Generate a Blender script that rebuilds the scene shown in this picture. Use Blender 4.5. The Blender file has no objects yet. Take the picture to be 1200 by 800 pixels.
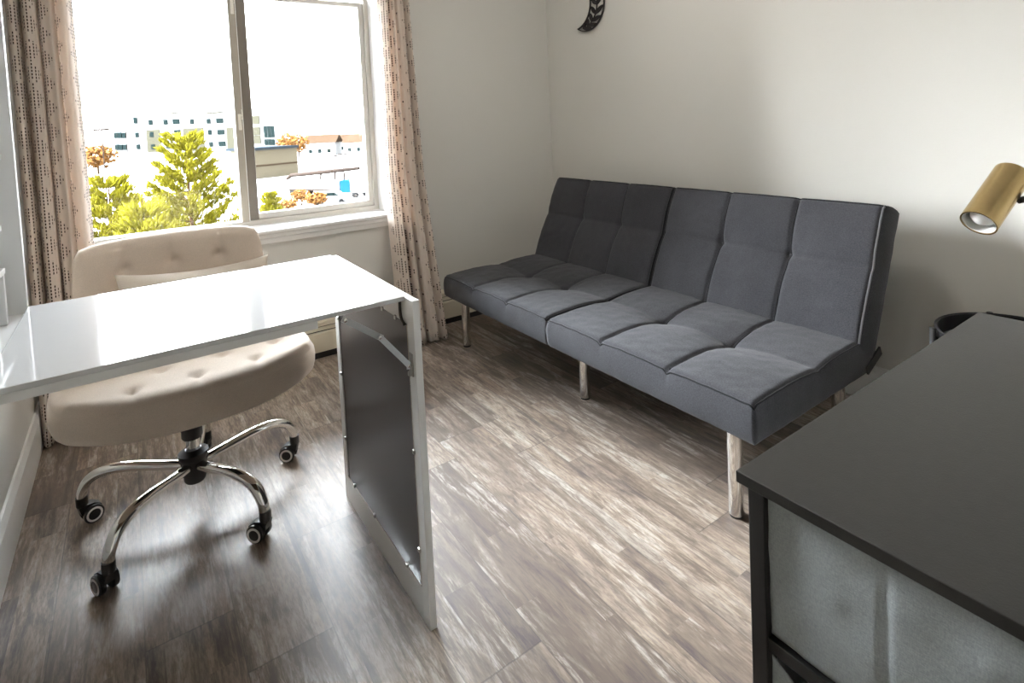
import bpy, bmesh, math, random
from mathutils import Vector, Matrix, noise as mnoise
SC = bpy.context.scene
COL = SC.collection
PI = math.pi
WORIG = {}                                 # world origin of every linked mesh
CAM_H = 1.13

# ------------------------------------------------------------------ helpers
def finish(name, bm, mats, parent=None, smooth=False, loc=None, recalc=True):
    """links a bmesh as ONE mesh object; loc moves the origin there without moving the mesh"""
    if recalc:
        bmesh.ops.recalc_face_normals(bm, faces=bm.faces[:])
    if loc is not None:
        bmesh.ops.translate(bm, verts=bm.verts[:], vec=-Vector(loc))
    me = bpy.data.meshes.new(name)
    bm.to_mesh(me); bm.free()
    for m in (mats if isinstance(mats, (list, tuple)) else [mats]):
        me.materials.append(m)
    if smooth:
        for p in me.polygons: p.use_smooth = True
        if smooth != True:
            me.set_sharp_from_angle(angle=math.radians(smooth))
    o = bpy.data.objects.new(name, me); COL.objects.link(o)
    if loc is not None: o.location = loc
    if parent is not None:
        o.parent = parent
        w = WORIG.get(parent.name, parent.location.copy())
        if loc is None: o.matrix_parent_inverse = Matrix.Translation(-w)
        else: o.location = Vector(loc) - w
    WORIG[o.name] = Vector(loc) if loc is not None else Vector((0, 0, 0))
    return o

def tag(o, label, cat, group=None, kind=None):
    o['label'] = label; o['category'] = cat
    if group: o['group'] = group
    if kind: o['kind'] = kind
    return o

def thing(name, loc, label, cat, group=None):
    o = bpy.data.objects.new(name, None); COL.objects.link(o)
    o.empty_display_size = 0.1
    o.location = loc
    return tag(o, label, cat, group)

def struct(o):
    o['kind'] = 'structure'; return o

def box(bm, x0, x1, y0, y1, z0, z1, bev=0, mi=0, seg=2, mat=None):
    r = bmesh.ops.create_cube(bm, size=1)
    vs = r['verts']
    for v in vs:
        v.co = Vector(((x0 + x1) / 2 + v.co.x * (x1 - x0), (y0 + y1) / 2 + v.co.y * (y1 - y0), (z0 + z1) / 2 + v.co.z * (z1 - z0)))
    fs = set(f for v in vs for f in v.link_faces)
    for f in fs: f.material_index = mi
    if bev:
        es = set(e for v in vs for e in v.link_edges)
        r2 = bmesh.ops.bevel(bm, geom=list(es), offset=bev, segments=seg, profile=.5, affect='EDGES')
        vs = list(set(v for f in r2['faces'] for v in f.verts) | set(v for v in vs if v.is_valid))
        for f in r2['faces']: f.material_index = mi
    if mat is not None:
        bmesh.ops.transform(bm, matrix=mat, verts=[v for v in vs if v.is_valid])
    return vs

def tube(bm, pts, r, seg=12, caps=True, mi=0, flat=None):
    pts = [Vector(p) for p in pts]; n = len(pts)
    rs = r if isinstance(r, (list, tuple)) else [r] * n
    rings = []; ref = None
    for i, p in enumerate(pts):
        t = (pts[min(i + 1, n - 1)] - pts[max(i - 1, 0)]).normalized()
        if ref is None:
            ref = Vector((0, 0, 1)) if abs(t.z) < .9 else Vector((1, 0, 0))
        a = (ref - t * ref.dot(t)).normalized(); b = t.cross(a); ref = a
        ring = []
        for k in range(seg):
            an = 2 * PI * k / seg
            ring.append(bm.verts.new(p + (a * math.cos(an) * (flat or 1) + b * math.sin(an)) * rs[i]))
        rings.append(ring)
    for i in range(n - 1):
        for k in range(seg):
            f = bm.faces.new((rings[i][k], rings[i][(k + 1) % seg], rings[i + 1][(k + 1) % seg], rings[i + 1][k]))
            f.material_index = mi; f.smooth = True
    if caps:
        for ring in (rings[0], rings[-1]):
            f = bm.faces.new(ring); f.material_index = mi

def lathe(bm, prof, origin=(0, 0, 0), axis=(0, 0, 1), seg=32, mi=0, close=False):
    """prof: list of (radius, height)"""
    ax = Vector(axis).normalized(); o = Vector(origin)
    ref = Vector((1, 0, 0)) if abs(ax.x) < .9 else Vector((0, 1, 0))
    a = (ref - ax * ref.dot(ax)).normalized(); b = ax.cross(a)
    rings = []
    for (r, h) in prof:
        if r < 1e-6:
            rings.append([bm.verts.new(o + ax * h)])
        else:
            rings.append([bm.verts.new(o + ax * h + (a * math.cos(2 * PI * k / seg) + b * math.sin(2 * PI * k / seg)) * r) for k in range(seg)])
    prs = list(zip(rings[:-1], rings[1:]))
    if close: prs.append((rings[-1], rings[0]))
    for A, B in prs:
        for k in range(seg):
            k2 = (k + 1) % seg
            if len(A) == 1 and len(B) == 1: continue
            if len(A) == 1: f = bm.faces.new((A[0], B[k2], B[k]))
            elif len(B) == 1: f = bm.faces.new((A[k], A[k2], B[0]))
            else: f = bm.faces.new((A[k], A[k2], B[k2], B[k]))
            f.material_index = mi; f.smooth = True

def smooth_path(ctrl, n=8):
    """Catmull-Rom through control points"""
    c = [Vector(p) for p in ctrl]; c = [c[0] * 2 - c[1]] + c + [c[-1] * 2 - c[-2]]
    out = []
    for i in range(1, len(c) - 2):
        for k in range(n):
            t = k / n; p0, p1, p2, p3 = c[i - 1], c[i], c[i + 1], c[i + 2]
            out.append(.5 * ((2 * p1) + (p2 - p0) * t + (2 * p0 - 5 * p1 + 4 * p2 - p3) * t * t + (3 * p1 - p0 - 3 * p2 + p3) * t ** 3))
    out.append(c[-2]); return out

def extrude_profile(bm, prof, x0, x1, axis='X', mi=0):
    """closed polygon (a,b) swept along X (a=y,b=z) or Y (a=x,b=z)"""
    def mk(s, a, b): return (s, a, b) if axis == 'X' else (a, s, b)
    A = [bm.verts.new(mk(x0, a, b)) for a, b in prof]; B = [bm.verts.new(mk(x1, a, b)) for a, b in prof]
    n = len(prof)
    for i in range(n):
        f = bm.faces.new((A[i], A[(i + 1) % n], B[(i + 1) % n], B[i])); f.material_index = mi
    bm.faces.new(A).material_index = mi; bm.faces.new(B[::-1]).material_index = mi

# ------------------------------------------------------------------ materials
class G:
    def __init__(s, name):
        s.m = bpy.data.materials.new(name); s.m.use_nodes = True
        s.t = s.m.node_tree; s.t.nodes.clear()
        s.out = s.t.nodes.new('ShaderNodeOutputMaterial')
    def n(s, typ, ins=None, **props):
        nd = s.t.nodes.new('ShaderNode' + typ)
        for k, v in props.items(): setattr(nd, k, v)
        for k, v in (ins or {}).items(): s.set(nd, k, v)
        return nd
    def set(s, nd, k, v):
        sock = nd.inputs[k]
        if isinstance(v, bpy.types.NodeSocket): s.t.links.new(v, sock)
        elif isinstance(v, bpy.types.Node): s.t.links.new(v.outputs[0], sock)
        else:
            if sock.type == 'RGBA' and len(v) == 3: v = (*v, 1)
            sock.default_value = v
    def math(s, op, a, b=None, c=None):
        nd = s.n('Math', operation=op); s.set(nd, 0, a)
        if b is not None: s.set(nd, 1, b)
        if c is not None: s.set(nd, 2, c)
        return nd.outputs[0]
    def mix(s, fac, a, b, blend='MIX'):
        nd = s.n('Mix', data_type='RGBA', blend_type=blend)
        s.set(nd, 0, fac); s.set(nd, 6, a); s.set(nd, 7, b)
        return nd.outputs[2]
    def ramp(s, fac, stops, interp='LINEAR'):
        nd = s.n('ValToRGB'); cr = nd.color_ramp; cr.interpolation = interp
        while len(cr.elements) < len(stops): cr.elements.new(.5)
        for e, (p, c) in zip(cr.elements, stops):
            e.position = p; e.color = (*c, 1) if len(c) == 3 else c
        s.set(nd, 0, fac); return nd.outputs[0]
    def bsdf(s, **k):
        nd = s.n('BsdfPrincipled')
        for a, v in k.items(): s.set(nd, a.replace('_', ' '), v)
        s.t.links.new(nd.outputs[0], s.out.inputs[0]); s.p = nd
        return nd
    def bump(s, h, strength=.2, dist=.002):
        nd = s.n('Bump', {'Height': h, 'Strength': strength, 'Distance': dist})
        return nd.outputs[0]
    def pos(s): return s.n('NewGeometry').outputs['Position']
    def objc(s): return s.n('TexCoord').outputs['Object']
    def scaled(s, v, sc):
        nd = s.n('VectorMath', operation='MULTIPLY'); s.set(nd, 0, v); s.set(nd, 1, sc); return nd.outputs[0]
    def noise(s, v, scale, detail=4, rough=.5, dist=0):
        nd = s.n('TexNoise', {'Vector': v, 'Scale': scale, 'Detail': detail, 'Roughness': rough, 'Distortion': dist}); return nd.outputs[0]

def plain(name, col, rough=.5, metal=0, var=.06, scale=30, bump=0, bscale=300, spec=.5, **kw):
    g = G(name); c = g.objc()
    nz = g.noise(c, scale, 3)
    cc = g.mix(nz, tuple(x * (1 - var) for x in col), tuple(min(1, x * (1 + var)) for x in col))
    b = g.bsdf(Base_Color=cc, Roughness=rough, Metallic=metal, **kw)
    b.inputs['Specular IOR Level'].default_value = spec
    if bump: g.set(b, 'Normal', g.bump(g.noise(c, bscale, 3), bump, .001))
    return g.m

def fabric(name, col, weave=900, var=.25, bump=.35, sheen=.3, rough=.9):
    g = G(name); c = g.objc()
    a = g.noise(g.scaled(c, (1, 1, 3)), weave * .5, 2); b2 = g.noise(g.scaled(c, (3, 3, 1)), weave * .5, 2)
    w = g.math('MULTIPLY', g.math('ADD', a, b2), .5)
    big = g.noise(c, 6, 3)
    f = g.math('ADD', g.math('MULTIPLY', w, .8), g.math('MULTIPLY', big, .2))
    cc = g.mix(g.ramp(f, [(.35, (0, 0, 0)), (.65, (1, 1, 1))]), tuple(x * (1 - var) for x in col), tuple(x * (1 + var) for x in col))
    b = g.bsdf(Base_Color=cc, Roughness=rough, Sheen_Weight=sheen, Sheen_Roughness=.5)
    b.inputs['Specular IOR Level'].default_value = .15
    g.set(b, 'Normal', g.bump(w, bump, .0012))
    return g.m

def wallmat(name, col):
    g = G(name); p = g.pos()
    n1 = g.noise(p, 130, 3, .6); n2 = g.noise(p, 1.6, 2)
    cc = g.mix(n2, tuple(x * .975 for x in col), tuple(x * 1.02 for x in col))
    b = g.bsdf(Base_Color=cc, Roughness=.62)
    b.inputs['Specular IOR Level'].default_value = .3
    g.set(b, 'Normal', g.bump(n1, .16, .002))
    return g.m

def floormat():
    g = G('weathered plank floor'); p = g.pos()
    sep = g.n('SeparateXYZ', {0: p}); X, Y = sep.outputs[0], sep.outputs[1]
    W, L = .178, 1.22
    pxx = g.math('DIVIDE', g.math('ADD', X, 5.023), W); ix = g.math('FLOOR', pxx); fx = g.math('FRACT', pxx)
    r1 = g.n('TexWhiteNoise', {'W': ix}, noise_dimensions='1D').outputs[0]
    pyy = g.math('DIVIDE', g.math('ADD', Y, g.math('MULTIPLY', r1, 5.0)), L); iy = g.math('FLOOR', pyy); fy = g.math('FRACT', pyy)
    cv = g.n('CombineXYZ', {0: ix, 1: iy, 2: 3.3}).outputs[0]
    rn = g.n('TexWhiteNoise', {'Vector': cv}, noise_dimensions='3D'); rv = rn.outputs[0]
    # narrow strips printed inside each plank
    sub = g.math('FLOOR', g.math('MULTIPLY', g.math('ADD', fx, g.math('MULTIPLY', rv, .37)), 2.4))
    sy = g.math('FLOOR', g.math('MULTIPLY', g.math('ADD', fy, g.math('MULTIPLY', sub, .31)), 2.0))
    cv2 = g.n('CombineXYZ', {0: g.math('ADD', g.math('MULTIPLY', ix, 7.0), sub), 1: g.math('ADD', g.math('MULTIPLY', iy, 5.0), sy), 2: 1.7}).outputs[0]
    rs = g.n('TexWhiteNoise', {'Vector': cv2}, noise_dimensions='3D').outputs[0]
    tone = g.math('ADD', g.math('MULTIPLY', rv, .72), g.math('MULTIPLY', rs, .28))
    base = g.ramp(tone, [(.10, (.135, .100, .078)), (.30, (.215, .165, .127)), (.50, (.315, .243, .184)), (.7, (.285, .238, .197)), (.92, (.43, .345, .27))])
    off = g.math('MULTIPLY', tone, 40.0)
    v1 = g.n('CombineXYZ', {0: g.math('MULTIPLY', X, 46), 1: g.math('MULTIPLY', Y, 5.5), 2: off}).outputs[0]
    st = g.noise(v1, 1, 8, .74, .35)
    v2 = g.n('CombineXYZ', {0: g.math('MULTIPLY', X, 190), 1: g.math('MULTIPLY', Y, 32), 2: off}).outputs[0]
    fine = g.noise(v2, 1, 4, .65, .2)
    v3 = g.n('CombineXYZ', {0: g.math('MULTIPLY', X, 8.5), 1: g.math('MULTIPLY', Y, 2.4), 2: off}).outputs[0]
    patch = g.noise(v3, 1, 5, .62, .5)
    c1 = g.mix(g.math('MULTIPLY', g.ramp(st, [(.38, (1, 1, 1)), (.52, (0, 0, 0))]), .82), base, (.095, .068, .055))
    pale = g.math('MULTIPLY', g.ramp(st, [(.48, (0, 0, 0)), (.60, (1, 1, 1))]), g.ramp(patch, [(.46, (0, 0, 0)), (.58, (1, 1, 1))]))
    c2 = g.mix(g.math('MULTIPLY', pale, .7), c1, (.50, .455, .405))
    dark = g.math('MULTIPLY', g.ramp(patch, [(.36, (1, 1, 1)), (.47, (0, 0, 0))]), g.ramp(st, [(.42, (1, 1, 1)), (.62, (.2, .2, .2))]))
    c3 = g.mix(g.math('MULTIPLY', dark, .85), c2, (.072, .056, .058))
    c4 = g.mix(g.math('MULTIPLY', g.ramp(fine, [(.38, (1, 1, 1)), (.56, (0, 0, 0))]), .55), c3, (.12, .09, .072))
    ex = g.math('MINIMUM', fx, g.math('SUBTRACT', 1.0, fx)); ey = g.math('MINIMUM', fy, g.math('SUBTRACT', 1.0, fy))
    seam = g.math('MAXIMUM', g.math('LESS_THAN', ex, .007), g.math('LESS_THAN', ey, .0016))
    c5 = g.mix(g.math('MULTIPLY', seam, .42), c4, (.035, .028, .025))
    b = g.bsdf(Base_Color=c5, Roughness=g.math('ADD', .40, g.math('MULTIPLY', fine, .14)))
    b.inputs['Specular IOR Level'].default_value = .5
    hgt = g.math('SUBTRACT', g.math('MULTIPLY', fine, .5), g.math('MULTIPLY', seam, 1.0))
    g.set(b, 'Normal', g.bump(hgt, .25, .0012))
    return g.m

def curtainmat():
    g = G('cream curtain cloth with brown dashes')
    uv = g.n('UVMap').outputs[0]; sep = g.n('SeparateXYZ', {0: uv}); U, V = sep.outputs[0], sep.outputs[1]
    CW = .155                                         # width of one printed motif
    cu = g.math('DIVIDE', U, CW); ic = g.math('FLOOR', cu)
    xc = g.math('MULTIPLY', g.math('SUBTRACT', g.math('FRACT', cu), .5), CW)
    colw = .0175
    k = g.math('ROUND', g.math('DIVIDE', xc, colw)); ak = g.math('ABSOLUTE', k)
    dx = g.math('ABSOLUTE', g.math('SUBTRACT', xc, g.math('MULTIPLY', k, colw)))
    colm = g.math('LESS_THAN', dx, .0029)
    vm = g.math('FRACT', g.math('ADD', g.math('DIVIDE', V, .092), g.math('MULTIPLY', ic, .37)))
    half = g.math('SUBTRACT', .49, g.math('MULTIPLY', ak, .14))
    rng = g.math('LESS_THAN', g.math('ABSOLUTE', g.math('SUBTRACT', vm, .5)), half)
    tick = g.math('LESS_THAN', g.math('FRACT', g.math('DIVIDE', V, .0125)), .68)
    wn = g.n('TexWhiteNoise', {'Vector': g.n('CombineXYZ', {0: k, 1: g.math('FLOOR', g.math('DIVIDE', V, .0125)), 2: ic}).outputs[0]}, noise_dimensions='3D').outputs[0]
    keep = g.math('LESS_THAN', wn, .93)
    mask = g.math('MULTIPLY', g.math('MULTIPLY', colm, rng), g.math('MULTIPLY', tick, keep))
    mask = g.math('MULTIPLY', mask, g.math('LESS_THAN', ak, 3.5))
    wv = g.noise(g.scaled(uv, (700, 700, 1)), 1, 2)
    cl = g.mix(wv, (.72, .635, .565), (.82, .74, .665))
    cc = g.mix(mask, cl, (.055, .03, .022))
    b = g.n('BsdfPrincipled', {'Base Color': cc, 'Roughness': .85, 'Sheen Weight': .15})
    b.inputs['Specular IOR Level'].default_value = .1
    g.set(b, 'Normal', g.bump(wv, .2, .0006))
    tr = g.n('BsdfTranslucent', {'Color': cc})
    mx = g.n('MixShader', {0: .40, 1: b.outputs[0], 2: tr.outputs[0]})
    g.t.links.new(mx.outputs[0], g.out.inputs[0])
    return g.m

def glassmat(name, refl=.05, tint=(1, 1, 1)):
    g = G(name)
    tr = g.n('BsdfTransparent', {'Color': tint}); gl = g.n('BsdfGlossy', {'Roughness': .01})
    fr = g.n('Fresnel', {'IOR': 1.45})
    mx = g.n('MixShader', {0: g.math('MULTIPLY', fr.outputs[0], refl * 20), 1: tr.outputs[0], 2: gl.outputs[0]})
    g.t.links.new(mx.outputs[0], g.out.inputs[0]); return g.m

M = {}
M['floor'] = floormat()
M['wall'] = wallmat('warm grey wall paint', (.64, .625, .585))
M['ceil'] = wallmat('white ceiling paint', (.80, .79, .77))
M['trim'] = plain('white trim paint', (.78, .775, .755), .38, var=.015)
M['vinyl'] = plain('white vinyl window frame', (.56, .53, .48), .4, var=.02)
M['latch'] = plain('cream latch', (.78, .74, .66), .4, var=.02)
M['gasket'] = plain('dark window gasket', (.10, .085, .07), .6)
M['taupe'] = plain('taupe window mullion', (.36, .32, .26), .45, var=.03)
M['stile_shade'] = plain('sash stile with shade in colour', (.17, .145, .115), .45, var=.03)  # backlit sash stile: its shade is put into the base colour
M['glass'] = glassmat('window glass')
M['curtain'] = curtainmat()
M['heater'] = plain('cream heater enamel', (.60, .54, .42), .42, var=.02)
M['black_gap'] = plain('dark heater interior', (.018, .016, .015), .8)
M['laminate'] = plain('glossy white laminate', (.55, .555, .56), .06, var=.01, scale=4, spec=.3)
M['laminate_matte'] = plain('white laminate edge', (.70, .70, .69), .3, var=.015, bump=.05)
M['underside'] = plain('dark brown underside', (.12, .075, .045), .6)  # thin sheet below the tabletop, even dark brown
M['inset'] = plain('dark brown metal inset board', (.026, .021, .020), .38, var=.05, bump=.04, spec=.5)
M['steel'] = plain('brushed grey steel', (.40, .39, .37), .32, 1, var=.1, scale=80)
M['chrome'] = plain('polished chrome', (.83, .82, .80), .07, 1, var=.01)
M['chair_fabric'] = fabric('oatmeal linen upholstery', (.60, .50, .41), 700, .13, .3, .25)
M['pillow_fabric'] = fabric('off white pillow cotton', (.60, .52, .435), 600, .08, .25, .2)
M['black_plastic'] = plain('black plastic', (.014, .013, .013), .38, var=.1)
M['ring'] = plain('pale grey caster ring', (.80, .78, .75), .4, var=.03)
M['futon'] = fabric('charcoal linen upholstery', (.040, .040, .045), 420, .42, .5, .10)
M['piping'] = fabric('charcoal piping with groove shade', (.008, .008, .010), 500, .2, .2, .2)  # darker than the futon cloth: seam groove shade put into the colour
M['piping_light'] = fabric('worn pale grey piping', (.16, .16, .17), 500, .2, .2, .3)  # paler copy of the piping cloth for one backrest edge
M['dresser_top'] = plain('black wood grain board', (.019, .0185, .0165), .42, var=.25, scale=60, bump=.25, bscale=420, spec=.5)
M['dresser_steel'] = plain('black powder coated steel', (.012, .012, .012), .42, var=.1, bump=.06)
M['bin_fabric'] = fabric('grey non woven bin fabric', (.32, .35, .36), 420, .16, .3, .2, .8)
M['bin_dark'] = fabric('dark grey bin lining', (.05, .052, .055), 420, .16, .3, .1, .9)
M['brass'] = plain('brushed brass', (.62, .46, .22), .27, 1, var=.08, scale=120)
M['lamp_white'] = plain('white enamel lamp reflector', (.8, .8, .78), .25, var=.01)
M['bulb'] = plain('frosted bulb glass', (.86, .84, .80), .12, var=.01, Transmission_Weight=.35)
M['table_black'] = plain('satin black metal', (.018, .018, .020), .33, var=.1)
M['moon'] = plain('black cut wood', (.010, .007, .008), .55, var=.2)
M['socket'] = plain('black lamp fitting', (.03, .025, .02), .4)

# ------------------------------------------------------------------ room shell
XL, XR, YW, YB, ZC = -.345, 2.30, 2.885, -.95, 2.44
YF = 3.06                                  # window frame plane
WX0, WX1, WZ0, WZ1 = -.18, 1.168, .672, 1.90
bm = bmesh.new(); box(bm, XL - .12, XR + .12, YB - .12, YW + .25, -.2, 0)
struct(finish('floor', bm, M['floor']))
bm = bmesh.new(); box(bm, XL - .12, XR + .12, YB - .12, YW + .25, ZC, ZC + .15)
struct(finish('ceiling', bm, M['ceil']))
bm = bmesh.new(); box(bm, XL - .12, XL, YB - .12, YW + .25, 0, ZC)
struct(finish('wall_left', bm, M['wall']))
bm = bmesh.new(); box(bm, XR, XR + .12, YB - .12, YW + .25, 0, ZC)
struct(finish('wall_right', bm, M['wall']))
bm = bmesh.new(); box(bm, XL, XR, YB - .12, YB, 0, ZC)
struct(finish('wall_back', bm, M['wall']))
bm = bmesh.new()                           # window wall with its opening (one mesh)
box(bm, XL, WX0, YW, YW + .25, 0, ZC); box(bm, WX1, XR, YW, YW + .25, 0, ZC)
box(bm, WX0, WX1, YW, YW + .25, 0, WZ0 - .03); box(bm, WX0, WX1, YW, YW + .25, WZ1, ZC)
struct(finish('wall_front', bm, M['wall']))
bm = bmesh.new()
extrude_profile(bm, [(XL, 0), (XL + .016, 0), (XL + .016, .118), (XL + .011, .128), (XL + .006, .137), (XL, .139)], YB, YW - .07, 'Y')
struct(finish('baseboard_left', bm, M['trim']))
bm = bmesh.new()
extrude_profile(bm, [(XR, 0), (XR - .016, 0), (XR - .016, .118), (XR - .011, .128), (XR - .006, .137), (XR, .139)], YB, YW - .07, 'Y')
struct(finish('baseboard_right', bm, M['trim']))

# window --------------------------------------------------------------
win = bpy.data.objects.new('window_1', None); COL.objects.link(win); struct(win)
win.location = ((WX0 + WX1) / 2, YF, WZ0)
bm = bmesh.new()                           # white jamb lining
box(bm, WX1 - .004, WX1 + .006, YW - .002, YF, WZ0, WZ1); box(bm, WX0 - .006, WX0 + .004, YW - .002, YF, WZ0, WZ1)
box(bm, WX0, WX1, YW - .002, YF, WZ1 - .006, WZ1 + .006)
finish('jamb', bm, M['trim'], win)
bm = bmesh.new()                           # outer frame
fy0, fy1 = YF, YF + .07
box(bm, WX0, WX0 + .032, fy0, fy1, WZ0, WZ1, .003); box(bm, WX1 - .030, WX1, fy0, fy1, WZ0, WZ1, .003)
box(bm, WX0 + .03, WX1 - .028, fy0, fy1, WZ0 - .03, WZ0 + .026, .003); box(bm, WX0 + .03, WX1 - .028, fy0, fy1, WZ1 - .035, WZ1, .003)
finish('frame', bm, M['vinyl'], win)
bm = bmesh.new(); box(bm, .452, .486, fy0 - .004, fy1, WZ0 + .022, WZ1 - .03, .003)
finish('mullion', bm, M['taupe'], win)
bm = bmesh.new(); box(bm, .4865, .4905, fy0 + .004, fy1 - .01, WZ0 + .024, WZ1 - .032)
finish('weather_strip', bm, M['trim'], win)
bm = bmesh.new()                           # sliding sash on the right
sx0, sx1, sz0, sz1 = .491, WX1 - .030, WZ0 + .027, 1.835
box(bm, 1.112, sx1, fy0 + .012, fy1 - .012, sz0, sz1, .003)
box(bm, .532, 1.114, fy0 + .012, fy1 - .012, sz0, .729, .003); box(bm, .532, 1.114, fy0 + .012, fy1 - .012, 1.811, sz1, .003)
finish('sash', bm, M['vinyl'], win)
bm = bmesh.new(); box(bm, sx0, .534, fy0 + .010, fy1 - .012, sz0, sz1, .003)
finish('sash_stile', bm, M['stile_shade'], win)
bm = bmesh.new(); box(bm, .530, 1.116, fy0 + .034, fy0 + .040, .727, 1.813)
p = finish('pane', bm, M['glass'], win)
bm = bmesh.new(); box(bm, WX0 + .03, .454, fy0 + .042, fy0 + .048, WZ0 + .024, WZ1 - .033)
finish('pane', bm, M['glass'], win)
for zc in (1.785, 1.215):                  # small hooked latches on the mullion
    bm = bmesh.new()
    tube(bm, [(.472, fy0 - .004, zc - .05), (.472, fy0 - .016, zc - .05), (.472, fy0 - .018, zc - .03), (.472, fy0 - .018, zc + .005), (.478, fy0 - .016, zc + .012), (.482, fy0 - .006, zc + .012)], .0035, 8)
    box(bm, .465, .480, fy0 - .008, fy0 - .003, zc - .06, zc + .02, .002)
    tube(bm, [(.484, fy0 - .002, zc - .005), (.484, fy0 - .014, zc - .005), (.484, fy0 - .014, zc + .04), (.484, fy0 - .002, zc + .04)], .0035, 8)
    finish('latch', bm, M['latch'], win)
bm = bmesh.new()                           # stool and moulded apron
box(bm, WX0 + .002, WX1 - .002, YW + .001, YF, WZ0 - .029, WZ0)
extrude_profile(bm, [(YW, .650), (YW - .030, .650), (YW - .030, .634), (YW - .022, .630), (YW - .018, .606), (YW, .606)], WX0 - .07, WX1 + .07)
extrude_profile(bm, [(YW - .001, .6495), (YW - .001, WZ0), (YW - .036, WZ0), (YW - .042, WZ0 - .004), (YW - .042, WZ0 - .014), (YW - .034, WZ0 - .020), (YW - .030, .6495)], WX0 - .09, WX1 + .09)
finish('sill', bm, M['trim'], win)

# ------------------------------------------------------------------ baseboard heater
ht = thing('baseboard_heater', (1.0, YW, 0), 'long cream metal baseboard heater along the floor under the window', 'heater')
hx0, hx1 = XL + .02, XR - .005
bm = bmesh.new()
extrude_profile(bm, [(YW, .012), (YW, .188), (YW - .052, .188), (YW - .062, .180), (YW - .062, .163), (YW - .058, .163), (YW - .058, .176), (YW - .05, .183), (YW - .006, .183), (YW - .006, .012)], hx0, hx1)
finish('cover', bm, M['heater'], ht)
bm = bmesh.new()
extrude_profile(bm, [(YW - .066, .036), (YW - .066, .128), (YW - .060, .134), (YW - .045, .136), (YW - .045, .132), (YW - .058, .128), (YW - .062, .124), (YW - .062, .036)], hx0, hx1)
finish('front_panel', bm, M['heater'], ht)
bm = bmesh.new()
extrude_profile(bm, [(YW - .064, .142), (YW - .058, .158), (YW - .054, .158), (YW - .060, .142)], hx0, hx1)
finish('damper', bm, M['heater'], ht)
bm = bmesh.new(); box(bm, hx0, hx1, YW - .054, YW - .008, 0.002, .172)
finish('fin_core', bm, M['black_gap'], ht)
for xx in (hx0 - .004, hx1 - .008):
    bm = bmesh.new(); box(bm, xx, xx + .012, YW - .068, YW, 0, .19, .002); finish('end_cap', bm, M['heater'], ht)

# ------------------------------------------------------------------ curtains
def curtain(name, label, prof, folds, amp, width, seed, z0, z1, group):
    """prof(z) -> xl, xr, yc ; one pleated sheet with real thickness"""
    random.seed(seed)
    NS, NZ = 150, 46
    ph = [random.uniform(0, 6.28) for _ in range(4)]
    bm = bmesh.new(); uvl = bm.loops.layers.uv.new('UVMap')
    grid = []
    for j in range(NZ + 1):
        t = j / NZ; z = z0 + (z1 - z0) * t
        xl, xr, yc = prof(z)
        row = []
        for i in range(NS + 1):
            s = i / NS
            w = 2 * PI * folds * s
            a = amp * (1.05 - .30 * t)
            sh = math.sin(w + ph[0] + .18 * math.sin(t * 2.2 + ph[1]))
            sharp = math.copysign(abs(sh) ** .6, sh)
            dy = a * sharp + .25 * a * math.sin(2.37 * w + ph[2] + t * .5)
            dx = .55 * (xr - xl) / folds * .42 * math.cos(w + ph[0] + .5) * (1 - .2 * t)
            env = min(1, s * 9, (1 - s) * 9)
            x = xl + (xr - xl) * s + dx * env * .9
            row.append((bm.verts.new((x, yc + dy, z)), s * width, z))
        grid.append(row)
    for j in range(NZ):
        for i in range(NS):
            q = [grid[j][i], grid[j][i + 1], grid[j + 1][i + 1], grid[j + 1][i]]
            f = bm.faces.new([v[0] for v in q]); f.smooth = True
            for lp, v in zip(f.loops, q): lp[uvl].uv = (v[1], v[2])
    o = finish(name, bm, M['curtain'], recalc=False)
    md = o.modifiers.new('thick', 'SOLIDIFY'); md.thickness = .0016; md.offset = 0
    xl, xr, yc = prof(z0)
    return tag(o, label, 'curtain', group)
def lerp(a, b, t): return a + (b - a) * max(0, min(1, t))
def pr_r(z):
    t = z / 2.1
    return (lerp(1.105, 1.125, t), lerp(1.330, 1.262, t), lerp(2.665, 2.785, z / .9))
curtain('curtain', 'cream curtain with brown dashes hanging right of the window near the futon', pr_r, 3.6, .046, .70, 4, .012, 2.12, 'patterned window curtains')
def pr_l(z):
    t = z / 2.1
    return (XL + .012, lerp(-.125, -.142, t), lerp(2.72, 2.775, z / .9))
curtain('curtain', 'cream curtain with brown dashes hanging left of the window behind the white desk', pr_l, 3.8, .046, .72, 11, .012, 2.12, 'patterned window curtains')

# ------------------------------------------------------------------ fold-down wall desk
dk = thing('fold_down_desk', (-.2, 1.42, .75), 'white fold-down wall desk with glossy top and dark panel in its leg', 'desk')
DX, DY0, DY1, ZT = -.213, 1.145, 1.727, .755
bm = bmesh.new()
box(bm, XL, XL + .010, DY0 - .02, DY1, .70, 1.62)
finish('cabinet_back', bm, M['laminate_matte'], dk)
for y0 in (DY0 - .022, DY1 - .016):
    bm = bmesh.new(); box(bm, XL, DX, y0, y0 + .018, .70, 1.62, .0015); finish('side_panel', bm, M['laminate_matte'], dk)
for z0 in (.722, 1.60):
    bm = bmesh.new(); box(bm, XL + .010, DX - .003, DY0 - .004, DY1 - .016, z0, z0 + .018, .0015); finish('cabinet_board', bm, M['laminate_matte'], dk)
bm = bmesh.new(); box(bm, XL + .010, DX - .022, 1.500, 1.516, .740, 1.60, .001); finish('divider', bm, M['laminate_matte'], dk)
for z0 in (.852, .946, 1.10, 1.32):
    bm = bmesh.new(); box(bm, XL + .010, DX - .022, 1.5165, DY1 - .017, z0, z0 + .012, .001) if z0 > 1 else box(bm, XL + .010, -.236, DY0, 1.64, z0, z0 + .012, .001)
    finish('shelf', bm, M['laminate_matte'], dk)
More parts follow.
